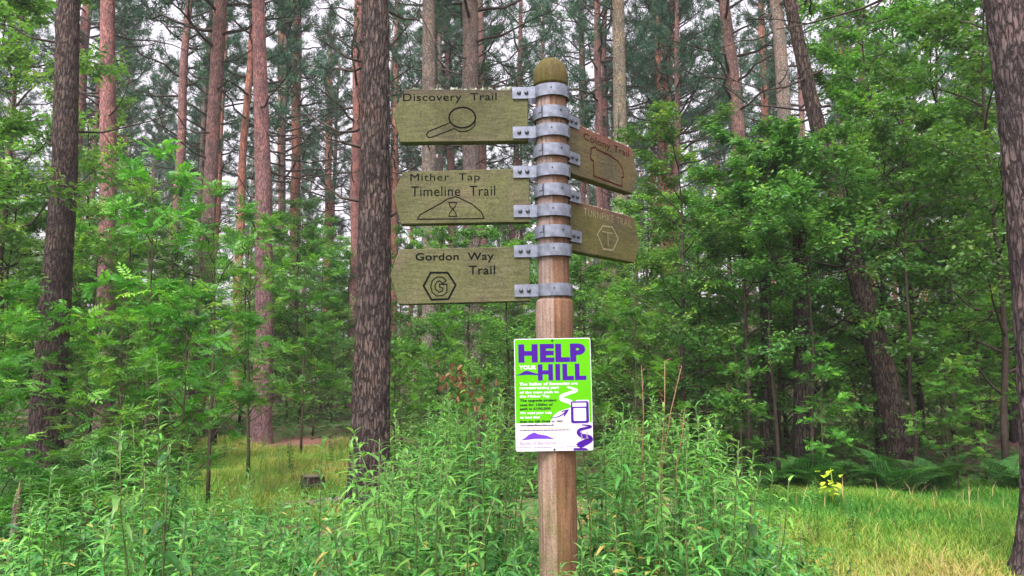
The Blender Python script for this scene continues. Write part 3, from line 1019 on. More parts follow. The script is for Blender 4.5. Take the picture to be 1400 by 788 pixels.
def pine_parts(seed, H=20.0, lo=.48, Rm=2.4, dens=1.0):
    """limbs (with dead lower branches) and a crown of needle tufts for a straight pine of height H"""
    rg = np.random.default_rng(seed)
    wood, nee = MB(), MB()
    TP, TD = [], []
    nb = int(44 * dens)
    for k in range(nb):
        t = lo + (1 - lo) * ((k + rg.random()) / nb)
        s = (t - lo) / (1 - lo)
        ln = Rm * (.45 + .75 * math.sin(min(1, s * 1.5 + .25) * math.pi) ** .8 * (1 - .35 * s)) * rg.uniform(.6, 1.15)
        az = k * 2.399 + rg.normal() * .5
        el = R(rg.uniform(-8, 18) + 45 * s)
        d = np.array([math.cos(az) * math.cos(el), math.sin(az) * math.cos(el), math.sin(el)])
        u = np.linspace(0, 1, 7)[:, None]
        P = np.array([0, 0, t * H]) + d * ln * u + np.array([0, 0, 1]) * (ln * .22 * u ** 2) + rg.normal(size=(7, 3)) * .06 * ln * u
        V, fs = tube(P, np.linspace(.045, .010, 7) * (1.1 - .5 * s), 4); wood.add(V, fs)
        for q in range(int(9 * dens)):
            f = rg.uniform(.35, 1.0)
            i = f * 6; i0 = min(int(i), 5)
            p0 = P[i0] + (P[i0 + 1] - P[i0]) * (i - i0)
            dd = unit(d * .7 + rg.normal(size=3) * .6 + np.array([0, 0, .25]))
            l2 = ln * rg.uniform(.12, .32) * (1.3 - .5 * f)
            p1 = p0 + dd * l2
            V, fs = tube(np.array([p0, (p0 + p1) / 2 + rg.normal(size=3) * .02, p1]), [.010, .008, .005], 3, False); wood.add(V, fs)
            for w in np.linspace(.35, 1.05, 4):
                TP.append(p0 + (p1 - p0) * w + rg.normal(size=3) * .05); TD.append(dd)
    for k in range(11):                                     # bare dead branches below the crown
        t = lo * rg.uniform(.35, 1.05); az = rg.uniform(0, 6.28); ln = rg.uniform(.5, 2.3)
        d = np.array([math.cos(az), math.sin(az), rg.uniform(-.25, .35)])
        u = np.linspace(0, 1, 6)[:, None]
        P = np.array([0, 0, t * H]) + d * ln * u + np.array([0, 0, 1]) * (-.25 * ln * u + .45 * ln * u * u) + rg.normal(size=(6, 3)) * .05 * ln * u
        V, fs = tube(P, np.linspace(.022, .005, 6), 4); wood.add(V, fs)
        for q in range(3):
            i0 = rg.integers(2, 5); p0 = P[i0]; p1 = p0 + unit(d + rg.normal(size=3) * .7) * ln * .3
            V, fs = tube(np.array([p0, (p0 + p1) / 2 + [0, 0, .03], p1]), [.008, .006, .003], 3, False); wood.add(V, fs)
    TP, TD = np.array(TP), np.array(TD)
    m = 11
    n = len(TP) * m
    P = np.repeat(TP, m, 0) + rg.normal(size=(n, 3)) * .045
    D = unit(np.repeat(TD, m, 0) * .55 + rnd_unit(rg, n) + np.array([0, 0, .25]))
    S = unit(np.cross(D, rnd_unit(rg, n)))
    L = rg.uniform(.11, .20, n)[:, None]; Wd = rg.uniform(.008, .016, n)[:, None]
    V = np.stack([P - S * Wd, P + S * Wd, P + D * L], 1).reshape(-1, 3)
    tint = np.repeat(np.clip(np.repeat(rg.uniform(0, 1, len(TP)), m) * .7 + rg.uniform(0, .3, n), 0, 1), 3)
    nee.add(V, np.arange(3 * n).reshape(-1, 3), tint)
    return wood.mesh('limbs', [M['twig']]), nee.mesh('crown', [M['needle']])


PINES = [pine_parts(100 + k, 20, (.45, .52, .48, .42, .5)[k], (2.4, 2.1, 2.7, 2.2, 1.9)[k]) for k in range(5)]


def pine(name, base, P, rad, mat, label, group, H, variant, rz, n=12, relief=0.0, col=(1, 1, 1), cat='tree', crown=True, flare=.25, cs=1.0, mesh=None):
    root = tag(empty(name, base), label, cat, group)
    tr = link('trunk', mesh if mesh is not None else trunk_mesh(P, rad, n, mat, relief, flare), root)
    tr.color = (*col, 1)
    if crown:
        P = np.asarray(P, dtype=float)
        d = Vector(P[-1] - P[0]).normalized()
        qd = Vector((0, 0, 1)).rotation_difference(d) @ Quaternion((0, 0, 1), rz)
        s = H / 20
        for nm, me in zip(('limbs', 'crown'), PINES[variant]):
            o = link(nm, me, root)
            o.rotation_mode = 'QUATERNION'; o.rotation_quaternion = qd; o.scale = (s * cs, s * cs, s)
    return root


def px_pine(pts, Y, widths, matk, label, H=20, variant=0, n=14, relief=0.0, col=(1, 1, 1), name='pine_tree', crown=True, base_y=None, group=None, flare=.25, lean_top=True, cs=1.0):
    """a trunk through photograph pixels (top first) standing at distance Y"""
    W3 = [at(px_, py_, Y) for px_, py_ in pts]
    rad = [w * Y / F / 2 for w in widths]
    lo, pre = W3[-1], W3[-2]
    g = (lo.x - pre.x) / max(pre.z - lo.z, .1)
    bx = lo.x + g * lo.z * .8
    base = Vector((bx, Y, gz(bx, Y)))
    pts3 = [np.array(w - base) for w in W3][::-1]
    pts3 = [np.array([0, 0, -.3])] + [p for p in pts3 if p[2] > .05]
    r = [rad[-1]] + [q for q, w in zip(rad[::-1], W3[::-1]) if (w - base).z > .05]
    top = pts3[-1]; pr = pts3[-2]
    d = (top - pr) / np.linalg.norm(top - pr)
    ext = max(H - top[2], 1.0)
    pts3.append(top + np.array([d[0] * .8, 0, 1]) * ext); r.append(max(r[-1] * .35, .04))
    return pine(name, base, pts3, r, M[matk], label, group, H, variant, Y * 3.1, n, relief, col, crown=crown, flare=flare, cs=cs)


# the trunks one can tell apart, from the left
px_pine([(93, 0), (88, 250), (75, 420), (60, 625)], 11.2, [29, 32, 38, 42], 'bark_dark', 'thick dark brown pine trunk at the far left, leaning left at its foot', 21, 0, 72, .016, (.78, .76, .78))
px_pine([(120, 0), (112, 100), (105, 190), (100, 300)], 27, [13, 14, 15, 16], 'bark_pine', 'slim pinkish pine behind the thick dark trunk at the left', 22, 1, col=(1.1, 1, 1.05))
px_pine([(147, 0), (148, 250), (144, 500)], 16, [19, 22, 24], 'bark_pine', 'pale pink barked pine just right of the thick dark left trunk', 22, 2, 24, .008, (1.3, 1.1, 1.18))
px_pine([(302, 0), (290, 200), (277, 470), (271, 530)], 17.5, [18, 18, 20, 21], 'bark_pine', 'greyish pine leaning left above the bright rowan sapling', 22, 3, 20, .006, (.95, .95, 1.0))
px_pine([(353, 0), (360, 250), (361, 450), (357, 596)], 15.2, [17, 22, 24, 27], 'bark_pine', 'straight pink brown pine standing on the reddish litter patch', 22, 1, 28, .010, (1.2, 1.05, 1.14))
px_pine([(384, 0), (385, 270)], 40, [9, 10], 'bark_red', 'thin orange pine, left one of the pair beyond the litter patch', 25, 0)
px_pine([(407, 0), (404, 260)], 33, [12, 13], 'bark_red', 'orange pine, right one of the pair beyond the litter patch', 24, 4)
px_pine([(450, 160), (447, 400)], 42, [9, 10], 'bark_red', 'thin reddish pine half way between the orange pair and the big dark trunk', 22, 2)
px_pine([(513, 0), (513, 200), (511, 400), (506, 600), (503, 690)], 8.4, [37, 40, 46, 51, 54], 'bark_dark', 'largest dark ridged pine trunk just left of the finger boards', 20, 3, 132, .020, (.70, .70, .72), flare=.2)
px_pine([(490, 0), (486, 300), (484, 430)], 27, [13, 14, 14], 'bark_pine', 'slim red brown pine half hidden behind the largest trunk', 23, 0, col=(1.1, .9, .9))
px_pine([(541, 150), (540, 300)], 36, [8, 9], 'bark_red', 'thin red pine between the largest trunk and the board points', 21, 2)
px_pine([(586, 0), (588, 480)], 18, [18, 23], 'bark_grey', 'grey brown pine behind the middle of the left finger boards', 22, 4, 22, .006)
px_pine([(610, 0), (616, 220)], 32, [10, 11], 'bark_pine', 'thin reddish pine between two grey pines above Discovery board', 22, 1)
px_pine([(642, 0), (645, 330)], 20, [22, 24], 'bark_grey', 'grey pine with forked dark branches behind the word Trail', 22, 2, 20, col=(.95, .9, .95))
px_pine([(656, 0), (660, 240)], 31, [10, 11], 'bark_pine', 'thin pine tucked against the right side of a grey pine', 23, 3)
px_pine([(795, 0), (796, 200)], 34, [8, 9], 'bark_pine', 'thin dusky pine just right of the post cap', 24, 0, col=(.9, .9, .9))
px_pine([(816, 0), (819, 200)], 27, [9, 11], 'bark_pine', 'thin dark pine between the post cap and the greenish trunk', 22, 4, col=(.8, .8, .8))
px_pine([(845, 0), (850, 300), (852, 530)], 19, [17, 20, 23], 'bark_grey', 'greenish grey pine behind the right hand finger boards', 23, 1, 24, .006, (1.0, 1.05, .92))
px_pine([(898, 0), (903, 200)], 30, [9, 10], 'bark_red', 'bright orange pine, left one of the close pair right of the boards', 23, 2)
px_pine([(908, 0), (917, 240)], 30.8, [11, 13], 'bark_red', 'reddish pine, right one of the close pair right of the boards', 23, 0, col=(.8, .75, .8))
px_pine([(990, 0), (1008, 160), (1020, 320)], 22, [15, 18, 19], 'bark_pine', 'brown pine leaning left above the leafy right hand thicket', 22, 3, 18, col=(.9, .95, .95))
px_pine([(1040, 0), (1045, 140)], 36, [9, 10], 'bark_red', 'thin orange pine behind the leaning pair at the right', 24, 4)
px_pine([(1060, 0), (1070, 110), (1080, 300)], 20, [16, 18, 20], 'bark_grey', 'grey pine leaning left above the thicket beside the long leaning trunk', 22, 1, 18)
px_pine([(1150, 60), (1158, 330)], 34, [11, 13], 'bark_red', 'orange pine glimpsed through the leaves of the right thicket', 22, 2)
px_pine([(1389, 0), (1415, 200), (1434, 400), (1450, 600), (1458, 720)], 5.7, [76, 80, 84, 90, 96], 'bark_dark', 'big grey barked pine trunk cut by the right edge, spreading at its foot', 20, 1, 132, .018, (.88, .88, 1.0), flare=.6)
px_pine([(1079, 0), (1112, 150), (1176, 390), (1211, 520), (1236, 630)], 11.0, [16, 20, 27, 33, 38], 'bark_dark', 'long trunk leaning strongly left, its dark foot in the shade of the right thicket', 19, 3, 34, .010, (.75, .75, .72))
px_pine([(1393, 300), (1392, 600)], 16, [14, 17], 'bark_dark', 'dark pine behind the big trunk at the right edge', 20, 1, col=(.7, .7, .75))
px_pine([(1095, 330), (1096, 625)], 10.4, [22, 24], 'bark_dark', 'dark upright trunk in deep shade, right one of two in the thicket', 4.6, 2, 16, col=(.45, .5, .45), crown=False)  # bark tint darkened to carry the thicket's shade
px_pine([(1046, 330), (1047, 615)], 10.9, [14, 16], 'bark_dark', 'dark upright trunk in deep shade, left one of two in the thicket', 4.4, 4, 16, col=(.45, .5, .45), crown=False)  # same dark tint, shade put into the bark colour

# the pines deeper in the wood
rnd = random.Random(11)
far_trunks = []
for k in range(6):
    rg = np.random.default_rng(70 + k)
    zz = np.linspace(-.3, 20, 9)
    P = np.column_stack([np.cumsum(rg.normal(0, .05, 9)), np.cumsum(rg.normal(0, .05, 9)), zz]); P -= P[0] * [1, 1, 0]
    far_trunks.append(trunk_mesh(P, np.linspace(.17, .05, 9), 9, M[('bark_red', 'bark_pine', 'bark_grey')[k % 3]], 0, .3))
placed = []
tries = 0
while len(placed) < 170 and tries < 4000:
    tries += 1
    Y = rnd.uniform(25, 95)
    x = rnd.uniform(-.80 * Y, .80 * Y)
    if any((x - a) ** 2 + (Y - b) ** 2 < (2.2 if Y < 45 else 1.6) ** 2 for a, b in placed):
        continue
    placed.append((x, Y))
for k, (x, Y) in enumerate(placed):
    H = rnd.uniform(17, 25); s = H / 20
    root = tag(empty('pine_tree', (x, Y, gz(x, Y)), rnd.uniform(0, 6.28)), 'slender pine among the many trunks deep in the wood', 'tree', 'pines deep in the wood')
    root.rotation_euler = (rnd.uniform(-.03, .03), rnd.uniform(-.03, .03), rnd.uniform(0, 6.28))
    tr = link('trunk', far_trunks[k % 6], root); tr.scale = (s * rnd.uniform(.8, 1.2),) * 2 + (s,)
    v = rnd.uniform(.8, 1.1); tr.color = (v, v * rnd.uniform(.9, 1.0), v * .98, 1)
    for nm, me in zip(('limbs', 'crown'), PINES[rnd.randrange(5)]):
        o = link(nm, me, root); o.scale = (s * rnd.uniform(.95, 1.2),) * 2 + (s,)

# ------------------------------------------------------------------ broadleaf trees, rowans and bushes
def skeleton(rg, H, Rm, lo, nl, nsub, r0, up=(15, 55), wob=.05):
    """trunk, limbs and twigs: tubes plus twig lines (start, end)"""
    tubes, twigs = [], []
    k = 9
    z = np.linspace(0, 1, k)
    P = np.column_stack([np.cumsum(rg.normal(0, wob * H / k, k)), np.cumsum(rg.normal(0, wob * H / k, k)), z * H]); P -= P[0]
    tubes.append((P, np.linspace(r0, r0 * .15, k), 7))
    for i in range(nl):
        s = (i + rg.random()) / nl; t = lo + (.97 - lo) * s
        p0 = np.array([np.interp(t, z, P[:, c]) for c in range(3)])
        az = i * 2.399 + rg.normal() * .4
        el = R(rg.uniform(*up)) * (1 - .2 * (1 - s))
        ln = Rm * (1 - .6 * s) * rg.uniform(.7, 1.15)
        d = np.array([math.cos(az) * math.cos(el), math.sin(az) * math.cos(el), math.sin(el)])
        u = np.linspace(0, 1, 7)[:, None]
        Q = p0 + d * ln * u + np.array([0, 0, -.20 * ln]) * u ** 2 + np.cumsum(rg.normal(size=(7, 3)) * .03 * ln, 0) * (u > 0)
        tubes.append((Q, np.linspace(r0 * .42, r0 * .09, 7) * (1 - .4 * s), 5))
        for j in range(nsub):
            f = rg.uniform(.2, 1.0) ** .8; a = f * 6; a0 = min(int(a), 5)
            q0 = Q[a0] + (Q[a0 + 1] - Q[a0]) * (a - a0)
            side = unit(np.cross(d, [0, 0, 1.0])) * rg.choice([-1, 1])
            dd = unit(d * rg.uniform(.3, 1.0) + side * rg.uniform(.2, 1.0) + np.array([0, 0, rg.uniform(-.45, .65)]))
            l2 = ln * rg.uniform(.22, .48) * (1.15 - .5 * f)
            q1 = q0 + dd * l2 - np.array([0, 0, .10 * l2])
            qm = (q0 + q1) / 2 + rg.normal(size=3) * .04 * l2 + np.array([0, 0, .05 * l2])
            tubes.append((np.array([q0, qm, q1]), [r0 * .10, r0 * .07, r0 * .03], 3))
            twigs.append((q0, q1))
    return tubes, twigs


def wood_mesh(tubes, mat, only=None):
    b = MB()
    for P, r, n in tubes:
        V, fs = tube(P, np.maximum(r, .0022), n, n > 3); b.add(V, fs)
    return b


def broad_parts(seed, H, Rm, lo, nl, nsub, per, leaf, mat, r0=.06, wmat='twig', up=(15, 55), oval=True):
    rg = np.random.default_rng(seed)
    tubes, twigs = skeleton(rg, H, Rm, lo, nl, nsub, r0, up)
    tr = MB(); V, fs = tube(tubes[0][0], tubes[0][1], 8); tr.add(V, fs)
    lm = wood_mesh(tubes[1:], M[wmat])
    A = np.array([t[0] for t in twigs]); B = np.array([t[1] for t in twigs])
    n = len(A) * per
    f = rg.uniform(.05, 1.08, n)[:, None]
    A2, B2 = np.repeat(A, per, 0), np.repeat(B, per, 0)
    ax = unit(B2 - A2)
    side = unit(np.cross(ax, np.array([0, 0, 1.0]))) * rg.choice([-1, 1], n)[:, None]
    P = A2 + (B2 - A2) * f + side * rg.uniform(0, .05, n)[:, None] + rg.normal(size=(n, 3)) * .028
    D = unit(ax * .6 + side * .9 + rg.normal(size=(n, 3)) * .35 + np.array([0, 0, -.28]))
    Nn = unit(np.array([0, 0, 1.0]) + rg.normal(size=(n, 3)) * .55)
    L = rg.uniform(.55, 1.3, n) * leaf
    tw = np.repeat(rg.uniform(0, .75, len(A)), per)
    tint = np.clip(tw + rg.uniform(0, .3, n), 0, 1)
    cr = MB()
    (ovals if oval else diamonds)(cr, P, D, Nn, L, L * rg.uniform(.55, .72, n), tint)
    return tr.mesh('trunk', [M[wmat]], True), lm.mesh('limbs', [M[wmat]], True), cr.mesh('crown', [M[mat]])


def pinnate(cr, P, D, Nn, L, tint, rg, pairs=5, mat=0, wr=.40):
    """compound leaves: pairs of leaflets along a drooping rib"""
    D = unit(D); S = unit(np.cross(D, Nn)); N2 = np.cross(S, D)
    L = L[:, None]
    for q in range(pairs + 1):
        t = .22 + .78 * q / pairs
        c = P + D * L * t - N2 * (.20 * L * t * t)
        ll = L[:, 0] * .36 * (1 - .35 * abs(t - .55))
        for sgn in ((-1, 1) if q < pairs else (0,)):
            dd = unit(D * (.55 if sgn else 1) + S * sgn * .9 - N2 * .22 + rg.normal(size=P.shape) * .07)
            diamonds(cr, c, dd, N2 + rg.normal(size=P.shape) * .15, ll, ll * wr, tint, .10, mat)
    w = .004
    e = P + D * L - N2 * .2 * L
    V = np.stack([P - S * w / 2, P + S * w / 2, e], 1).reshape(-1, 3)
    cr.add(V, np.arange(3 * len(P)).reshape(-1, 3), np.repeat(tint, 3), mat)


def rowan_parts(seed, H, Rm, lo, nl, nsub, per, leaf=.19):
    rg = np.random.default_rng(seed)
    tubes, twigs = skeleton(rg, H, Rm, lo, nl, nsub, .028, (30, 65), .04)
    tr = MB(); V, fs = tube(tubes[0][0], tubes[0][1], 7); tr.add(V, fs)
    lm = wood_mesh(tubes[1:], None)
    A = np.array([t[0] for t in twigs]); B = np.array([t[1] for t in twigs])
    n = len(A) * per
    A2, B2 = np.repeat(A, per, 0), np.repeat(B, per, 0)
    f = rg.uniform(.45, 1.0, n)[:, None]
    ax = unit(B2 - A2)
    az = rg.uniform(0, 6.28, n)
    rad_ = np.column_stack([np.cos(az), np.sin(az), rg.uniform(-.35, .55, n)])
    D = unit(ax * .5 + rad_ + rg.normal(size=(n, 3)) * .2)
    cr = MB()
    tint = np.clip(np.repeat(rg.uniform(0, .75, len(A)), per) + rg.uniform(-.1, .3, n), 0, 1)
    pinnate(cr, A2 + (B2 - A2) * f, D, unit(np.array([0, 0, 1.0]) + rg.normal(size=(n, 3)) * .45), rg.uniform(.6, 1.2, n) * leaf, tint, rg)
    return tr.mesh('trunk', [M['twig_green']], True), lm.mesh('limbs', [M['twig_green']], True), cr.mesh('crown', [M['rowan']])


BROAD = [broad_parts(200 + k, 6.0, 1.9, .16, 28, 14, 32, .060, 'broad', .042) for k in range(4)]
HIGH = [broad_parts(250 + k, 5.0, 1.45, .56, 24, 13, 30, .060, 'broad', .030) for k in range(2)]
BUSH = [broad_parts(300 + k, 2.4, 1.25, .04, 18, 9, 22, .062, 'bushleaf', .022, 'twig_green', (25, 75), False) for k in range(3)]
ROWAN = [rowan_parts(400 + k, 4.0, 1.35, .16, 17, 6, 5, .205) for k in range(4)]


def plant(name, parts, px_, Y, H, H0, label, cat, group=None, wide=1.0, lean=(0, 0), x=None):
    x = at(px_, 500, Y).x if x is None else x
    root = tag(empty(name, (x, Y, gz(x, Y) - .03)), label, cat, group)
    root.rotation_euler = (lean[0], lean[1], rnd.uniform(0, 6.28))
    s = H / H0
    root.scale = (s * wide, s * wide, s)
    for nm, me in zip(('trunk', 'limbs', 'crown'), parts):
        link(nm, me, root)
    return root


rw = [  # px, distance, height, label
    (205, 6.6, 3.5, 'bright rowan sapling with several dark stems standing before the pale pink pine'),
    (5, 5.9, 2.3, 'rowan sapling at the left edge beside the foot of the thick dark trunk'),
    (-130, 5.2, 3.3, 'rowan sapling cut by the left edge of the view'),
    (128, 12.6, 4.0, 'rowan sapling between the thick dark trunk and the pink pine'),
    (292, 8.6, 3.6, 'rowan sapling below the leaning greyish pine'),
    (-10, 12.4, 4.6, 'tall rowan behind the left edge saplings'),
    (345, 10.5, 3.6, 'rowan sapling hiding the middle of the pine on the litter patch'),
    (415, 13.5, 3.6, 'small rowan beyond the litter patch'),
    (165, 11.5, 4.2, 'rowan behind the pale pink pine'),
    (1290, 10.2, 2.2, 'low rowan right of the leaning dark trunk'),
    (1150, 9.9, 1.3, 'low rowan sapling at the foot of the leaning dark trunk'),
    (1340, 10.6, 2.6, 'rowan sapling left of the big trunk at the right edge'),
    (1120, 9.6, 1.8, 'spindly rowan at the grass edge below the thicket'),
    (870, 9.5, 2.7, 'young rowan whose leaves show under the right finger boards'),
    (610, 9.8, 2.3, 'young rowan behind the lowest left finger board'),
]
for k, (px_, Y, H, lab) in enumerate(rw + [(118, 9.4, 1.9, 'bushy rowan low at the foot of the thick dark trunk'), (165, 5.6, 1.9, 'low rowan with bright leaves behind the broad leaved willowherb'), (255, 6.2, 2.3, 'low rowan right of the tallest left willowherb'), (-40, 4.6, 2.0, 'low rowan filling the left edge of the view'), (1300, 9.4, 1.7, 'short rowan at the back of the grass glade'), (1010, 9.6, 1.9, 'short rowan at the left end of the shaded gap'), (540, 9.2, 1.9, 'short rowan against the right side of the largest trunk')]):
    plant('rowan_sapling', ROWAN[k % 4], px_, Y, H, 4.0, lab, 'sapling', 'rowan saplings', .82 if k == 0 else 1.0)

bt = [
    (935, 10.8, 5.4, 'leafy tree at the left end of the right hand thicket'),
    (1020, 10.2, 4.9, 'broad leafy tree with dark shade under it in the right thicket'),
    (1110, 12.2, 5.7, 'leafy tree over the two dark upright trunks'),
    (1195, 12.0, 7.8, 'tall leafy tree above the leaning dark trunk'),
    (1300, 12.4, 8.6, 'tall leafy tree between the leaning trunk and the right edge trunk'),
    (1365, 10.0, 7.6, 'leafy tree pressed against the big right edge trunk'),
    (1000, 13.5, 5.3, 'leafy tree at the back of the thicket behind the broad one'),
    (1195, 13.5, 8.0, 'tall leafy tree at the back of the right thicket'),
    (1255, 14.5, 9.6, 'tallest leafy tree rising behind the right thicket'),
    (1420, 12.5, 8.6, 'leafy tree behind the big right edge trunk'),
    (890, 14.5, 5.2, 'small leafy tree under the close pair of orange pines'),
    (1060, 12.2, 5.2, 'leafy tree between the two shaded trunks'),
    (600, 13.5, 4.3, 'leafy small tree behind the lowest left finger board'),
    (690, 12.5, 4.0, 'leafy small tree behind the upper left of the green notice'),
    (645, 17, 5.0, 'leafy tree far behind the Mither Tap board'),
    (790, 15, 4.0, 'leafy small tree just right of the post and green notice'),
    (735, 18, 4.6, 'leafy small tree hidden behind the post'),
    (-5, 12.4, 9.4, 'tall dark leafed tree in the top left corner'),
    (-115, 8.8, 7.8, 'dark leafed tree cut by the top left edge'),
    (92, 18.5, 8.6, 'leafy tree behind the thick dark left trunk'),
    (230, 16, 5.6, 'leafy tree behind the bright rowan'),
    (330, 21, 5.5, 'leafy tree beyond the pine on the litter patch'),
    (960, 12.0, 4.6, 'low leafy tree filling the left part of the right thicket'),
    (1245, 13.2, 5.6, 'low leafy tree behind the leaning dark trunk'),
    (1330, 13.4, 5.6, 'low leafy tree behind the slim right hand saplings'),
    (1090, 14.6, 5.0, 'low leafy tree behind the two shaded upright trunks'),
    (880, 17.5, 5.6, 'leafy tree right of the greenish grey pine'),
    (0, 13, 5.2, 'leafy tree behind the left edge rowans'),
    (150, 18, 6.0, 'leafy tree beyond the pale pink pine'),
    (440, 27, 6.6, 'far leafy tree seen just left of the largest trunk'),
    (470, 34, 7.6, 'far pale leafy tree close beside the largest trunk'),
    (405, 31, 7.2, 'far leafy tree between the orange pair and the litter patch'),
    (372, 26, 6.2, 'far leafy tree right behind the pine on the litter patch'),
    (545, 27, 6.4, 'far leafy tree under the Gordon Way board point'),
    (570, 22, 5.2, 'leafy tree behind the grey brown pine'),
]
for k, (px_, Y, H, lab) in enumerate(bt):
    plant('broadleaf_tree', BROAD[k % 4], px_, Y, H, 6.0, lab, 'tree', 'broadleaf understorey trees', .92 if H > 6.5 else 1.05)

for k, (px_, Y, H, lab) in enumerate([(1105, 9.9, 4.9, 'bare stemmed leafy tree hiding the middle of the long leaning trunk'), (1240, 10.2, 5.3, 'bare stemmed leafy tree right of the long leaning trunk'),
                                     (1060, 9.9, 4.7, 'bare stemmed leafy tree before the two shaded upright trunks')]):
    plant('broadleaf_tree', HIGH[k % 2], px_, Y, H, 5.0, lab, 'tree', 'broadleaf understorey trees')
r2 = random.Random(21)
for k in range(185):
    Y = 15 + 57 * r2.random() ** 1.15; x = r2.uniform(-.74, .74) * Y
    pxx = 700 + x / Y * F
    big = r2.random() < .58
    if 300 < pxx < 460 and Y < 19:
        continue
    if big:
        plant('broadleaf_tree', BROAD[r2.randrange(4)], 0, Y, r2.uniform(3.6, 6.2) * (1.35 if Y > 26 else 1), 6.0, 'green understorey tree deep in the wood between pine trunks', 'tree', 'understorey trees deep in the wood', 1.2, x=x)
    else:
        plant('bush', BUSH[r2.randrange(3)], 0, Y, r2.uniform(1.6, 3.6), 2.4, 'soft green bush deep in the wood between pine trunks', 'bush', 'bushes deep in the wood', 1.35, x=x)
for k, (px_, Y, H, lab) in enumerate([
    (985, 16, 2.6, 'bush in the dark behind the left end of the thicket'), (1075, 15.5, 2.4, 'bush in the dark between the two shaded trunks'),
    (1160, 16, 2.6, 'bush in the dark left of the leaning trunk'), (1250, 17.5, 2.8, 'bush in the dark right of the leaning trunk'),
    (1310, 18.5, 2.6, 'bush beyond the earth path'), (1390, 17.5, 2.8, 'bush beyond the earth path behind the right edge trunk'),
    (930, 14.5, 2.2, 'bush in the dark right of the dry stalks'), (1120, 13.0, 1.7, 'low bush right of the shaded upright trunks'),
    (430, 17, 2.4, 'pale green bush beyond the litter patch, left of the largest trunk'), (455, 21, 3.4, 'soft light green bush left of the largest trunk'),
    (395, 23, 3.6, 'soft light green bush behind the pine on the litter patch'), (550, 14, 2.3, 'bush between the largest trunk and the grey pine'),
    (640, 11, 1.8, 'bush behind the tall willowherb left of the notice'), (840, 11.5, 1.9, 'bush right of the green notice at the wood edge'),
    (900, 11.2, 1.5, 'low dark bush left of the shaded trunks'), (1000, 11.0, 1.4, 'low dark bush at the foot of the thicket'),
    (240, 12, 2.2, 'bush under the rowans at the left'), (90, 13.5, 2.4, 'bush behind the thick dark left trunk'),
    (1200, 11.2, 1.1, 'low brown green scrub at the foot of the leaning trunk'), (1300, 12.2, 1.0, 'low bush before the earth path on the right')]):
    plant('bush', BUSH[k % 3], px_, Y, H, 2.4, lab, 'bush', 'bushes at the wood edge', 1.2)

# ------------------------------------------------------------------ willowherb round the post
def herb_variant(seed, H=1.3):
    rg = np.random.default_rng(seed)
    k = 8
    z = np.linspace(0, 1, k)
    bend = rg.normal(0, .05, 2)
    P = np.column_stack([bend[0] * z ** 2 * H, bend[1] * z ** 2 * H, z * H])
    P[1:, :2] += rg.normal(0, .006, (k - 1, 2))
    n = int(rg.integers(60, 76))
    t = .14 + .85 * np.linspace(0, 1, n) ** .78 + rg.normal(0, .005, n)
    az = np.arange(n) * 2.3999 + rg.normal(0, .25, n)
    base = np.column_stack([np.interp(t, z, P[:, c]) for c in range(3)])
    size = np.where(t > .85, .092 * (1 - (t - .85) / .15 * .5), .092) * rg.uniform(.75, 1.2, n) * np.clip(.55 + t, .6, 1)
    el = np.where(t > .9, .45 + .75 * (t - .9) / .1, rg.uniform(.15, .75, n))
    D = np.column_stack([np.cos(az) * np.cos(el), np.sin(az) * np.cos(el), np.sin(el)])
    N0 = np.column_stack([-np.cos(az) * np.sin(el), -np.sin(az) * np.sin(el), np.cos(el)])
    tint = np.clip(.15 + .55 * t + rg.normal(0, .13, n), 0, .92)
    dry = (t < .35) & (rg.random(n) < .30)
    tint = np.where(dry, 1.0, tint)
    droop = np.where(t > .9, .65, rg.uniform(.30, .75, n))
    return P, base, D, N0, size, tint, droop


def herb_meshes(seed, H=1.3, one=False):
    P, base, D, N0, size, tint, droop = herb_variant(seed, H)
    st = MB(); V, fs = tube(P, np.linspace(.0055, .0018, len(P)), 5); st.add(V, fs, np.linspace(.9, 0, len(V)))
    sm = st.mesh('stem', [M['herb_stem']], True)
    if one:
        return sm, (base, D, N0, size, tint, droop)
    lf = MB()
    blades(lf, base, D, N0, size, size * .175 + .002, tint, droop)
    return sm, lf.mesh('foliage', [M['herb']])


HERB = [herb_meshes(500 + k) for k in range(9)]
LEAF = []
for k in range(10):
    b = MB()
    z1 = np.zeros((1, 3))
    blades(b, z1, np.array([[1.0, 0, 0]]), np.array([[0, 0, 1.0]]), np.array([.12]), np.array([.0215]), np.array([.12 + .085 * k]), np.array([.28 + .05 * (k * 3 % 10)]))
    LEAF.append(b.mesh('leaf', [M['herb']]))


def herb_single(seed, x, y, H, label, group):
    """a tall plant in front: every leaf is a part of its own"""
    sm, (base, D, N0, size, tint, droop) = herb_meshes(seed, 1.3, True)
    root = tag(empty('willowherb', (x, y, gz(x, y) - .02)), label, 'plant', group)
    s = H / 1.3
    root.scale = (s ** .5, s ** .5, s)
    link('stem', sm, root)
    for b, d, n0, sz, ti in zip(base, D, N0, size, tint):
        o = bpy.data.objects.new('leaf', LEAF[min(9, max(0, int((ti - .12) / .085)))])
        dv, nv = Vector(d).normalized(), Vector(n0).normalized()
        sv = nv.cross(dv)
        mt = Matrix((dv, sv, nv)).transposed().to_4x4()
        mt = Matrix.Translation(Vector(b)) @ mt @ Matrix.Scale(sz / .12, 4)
        C.objects.link(o)
        o.parent = root
        o.matrix_local = mt
    return root


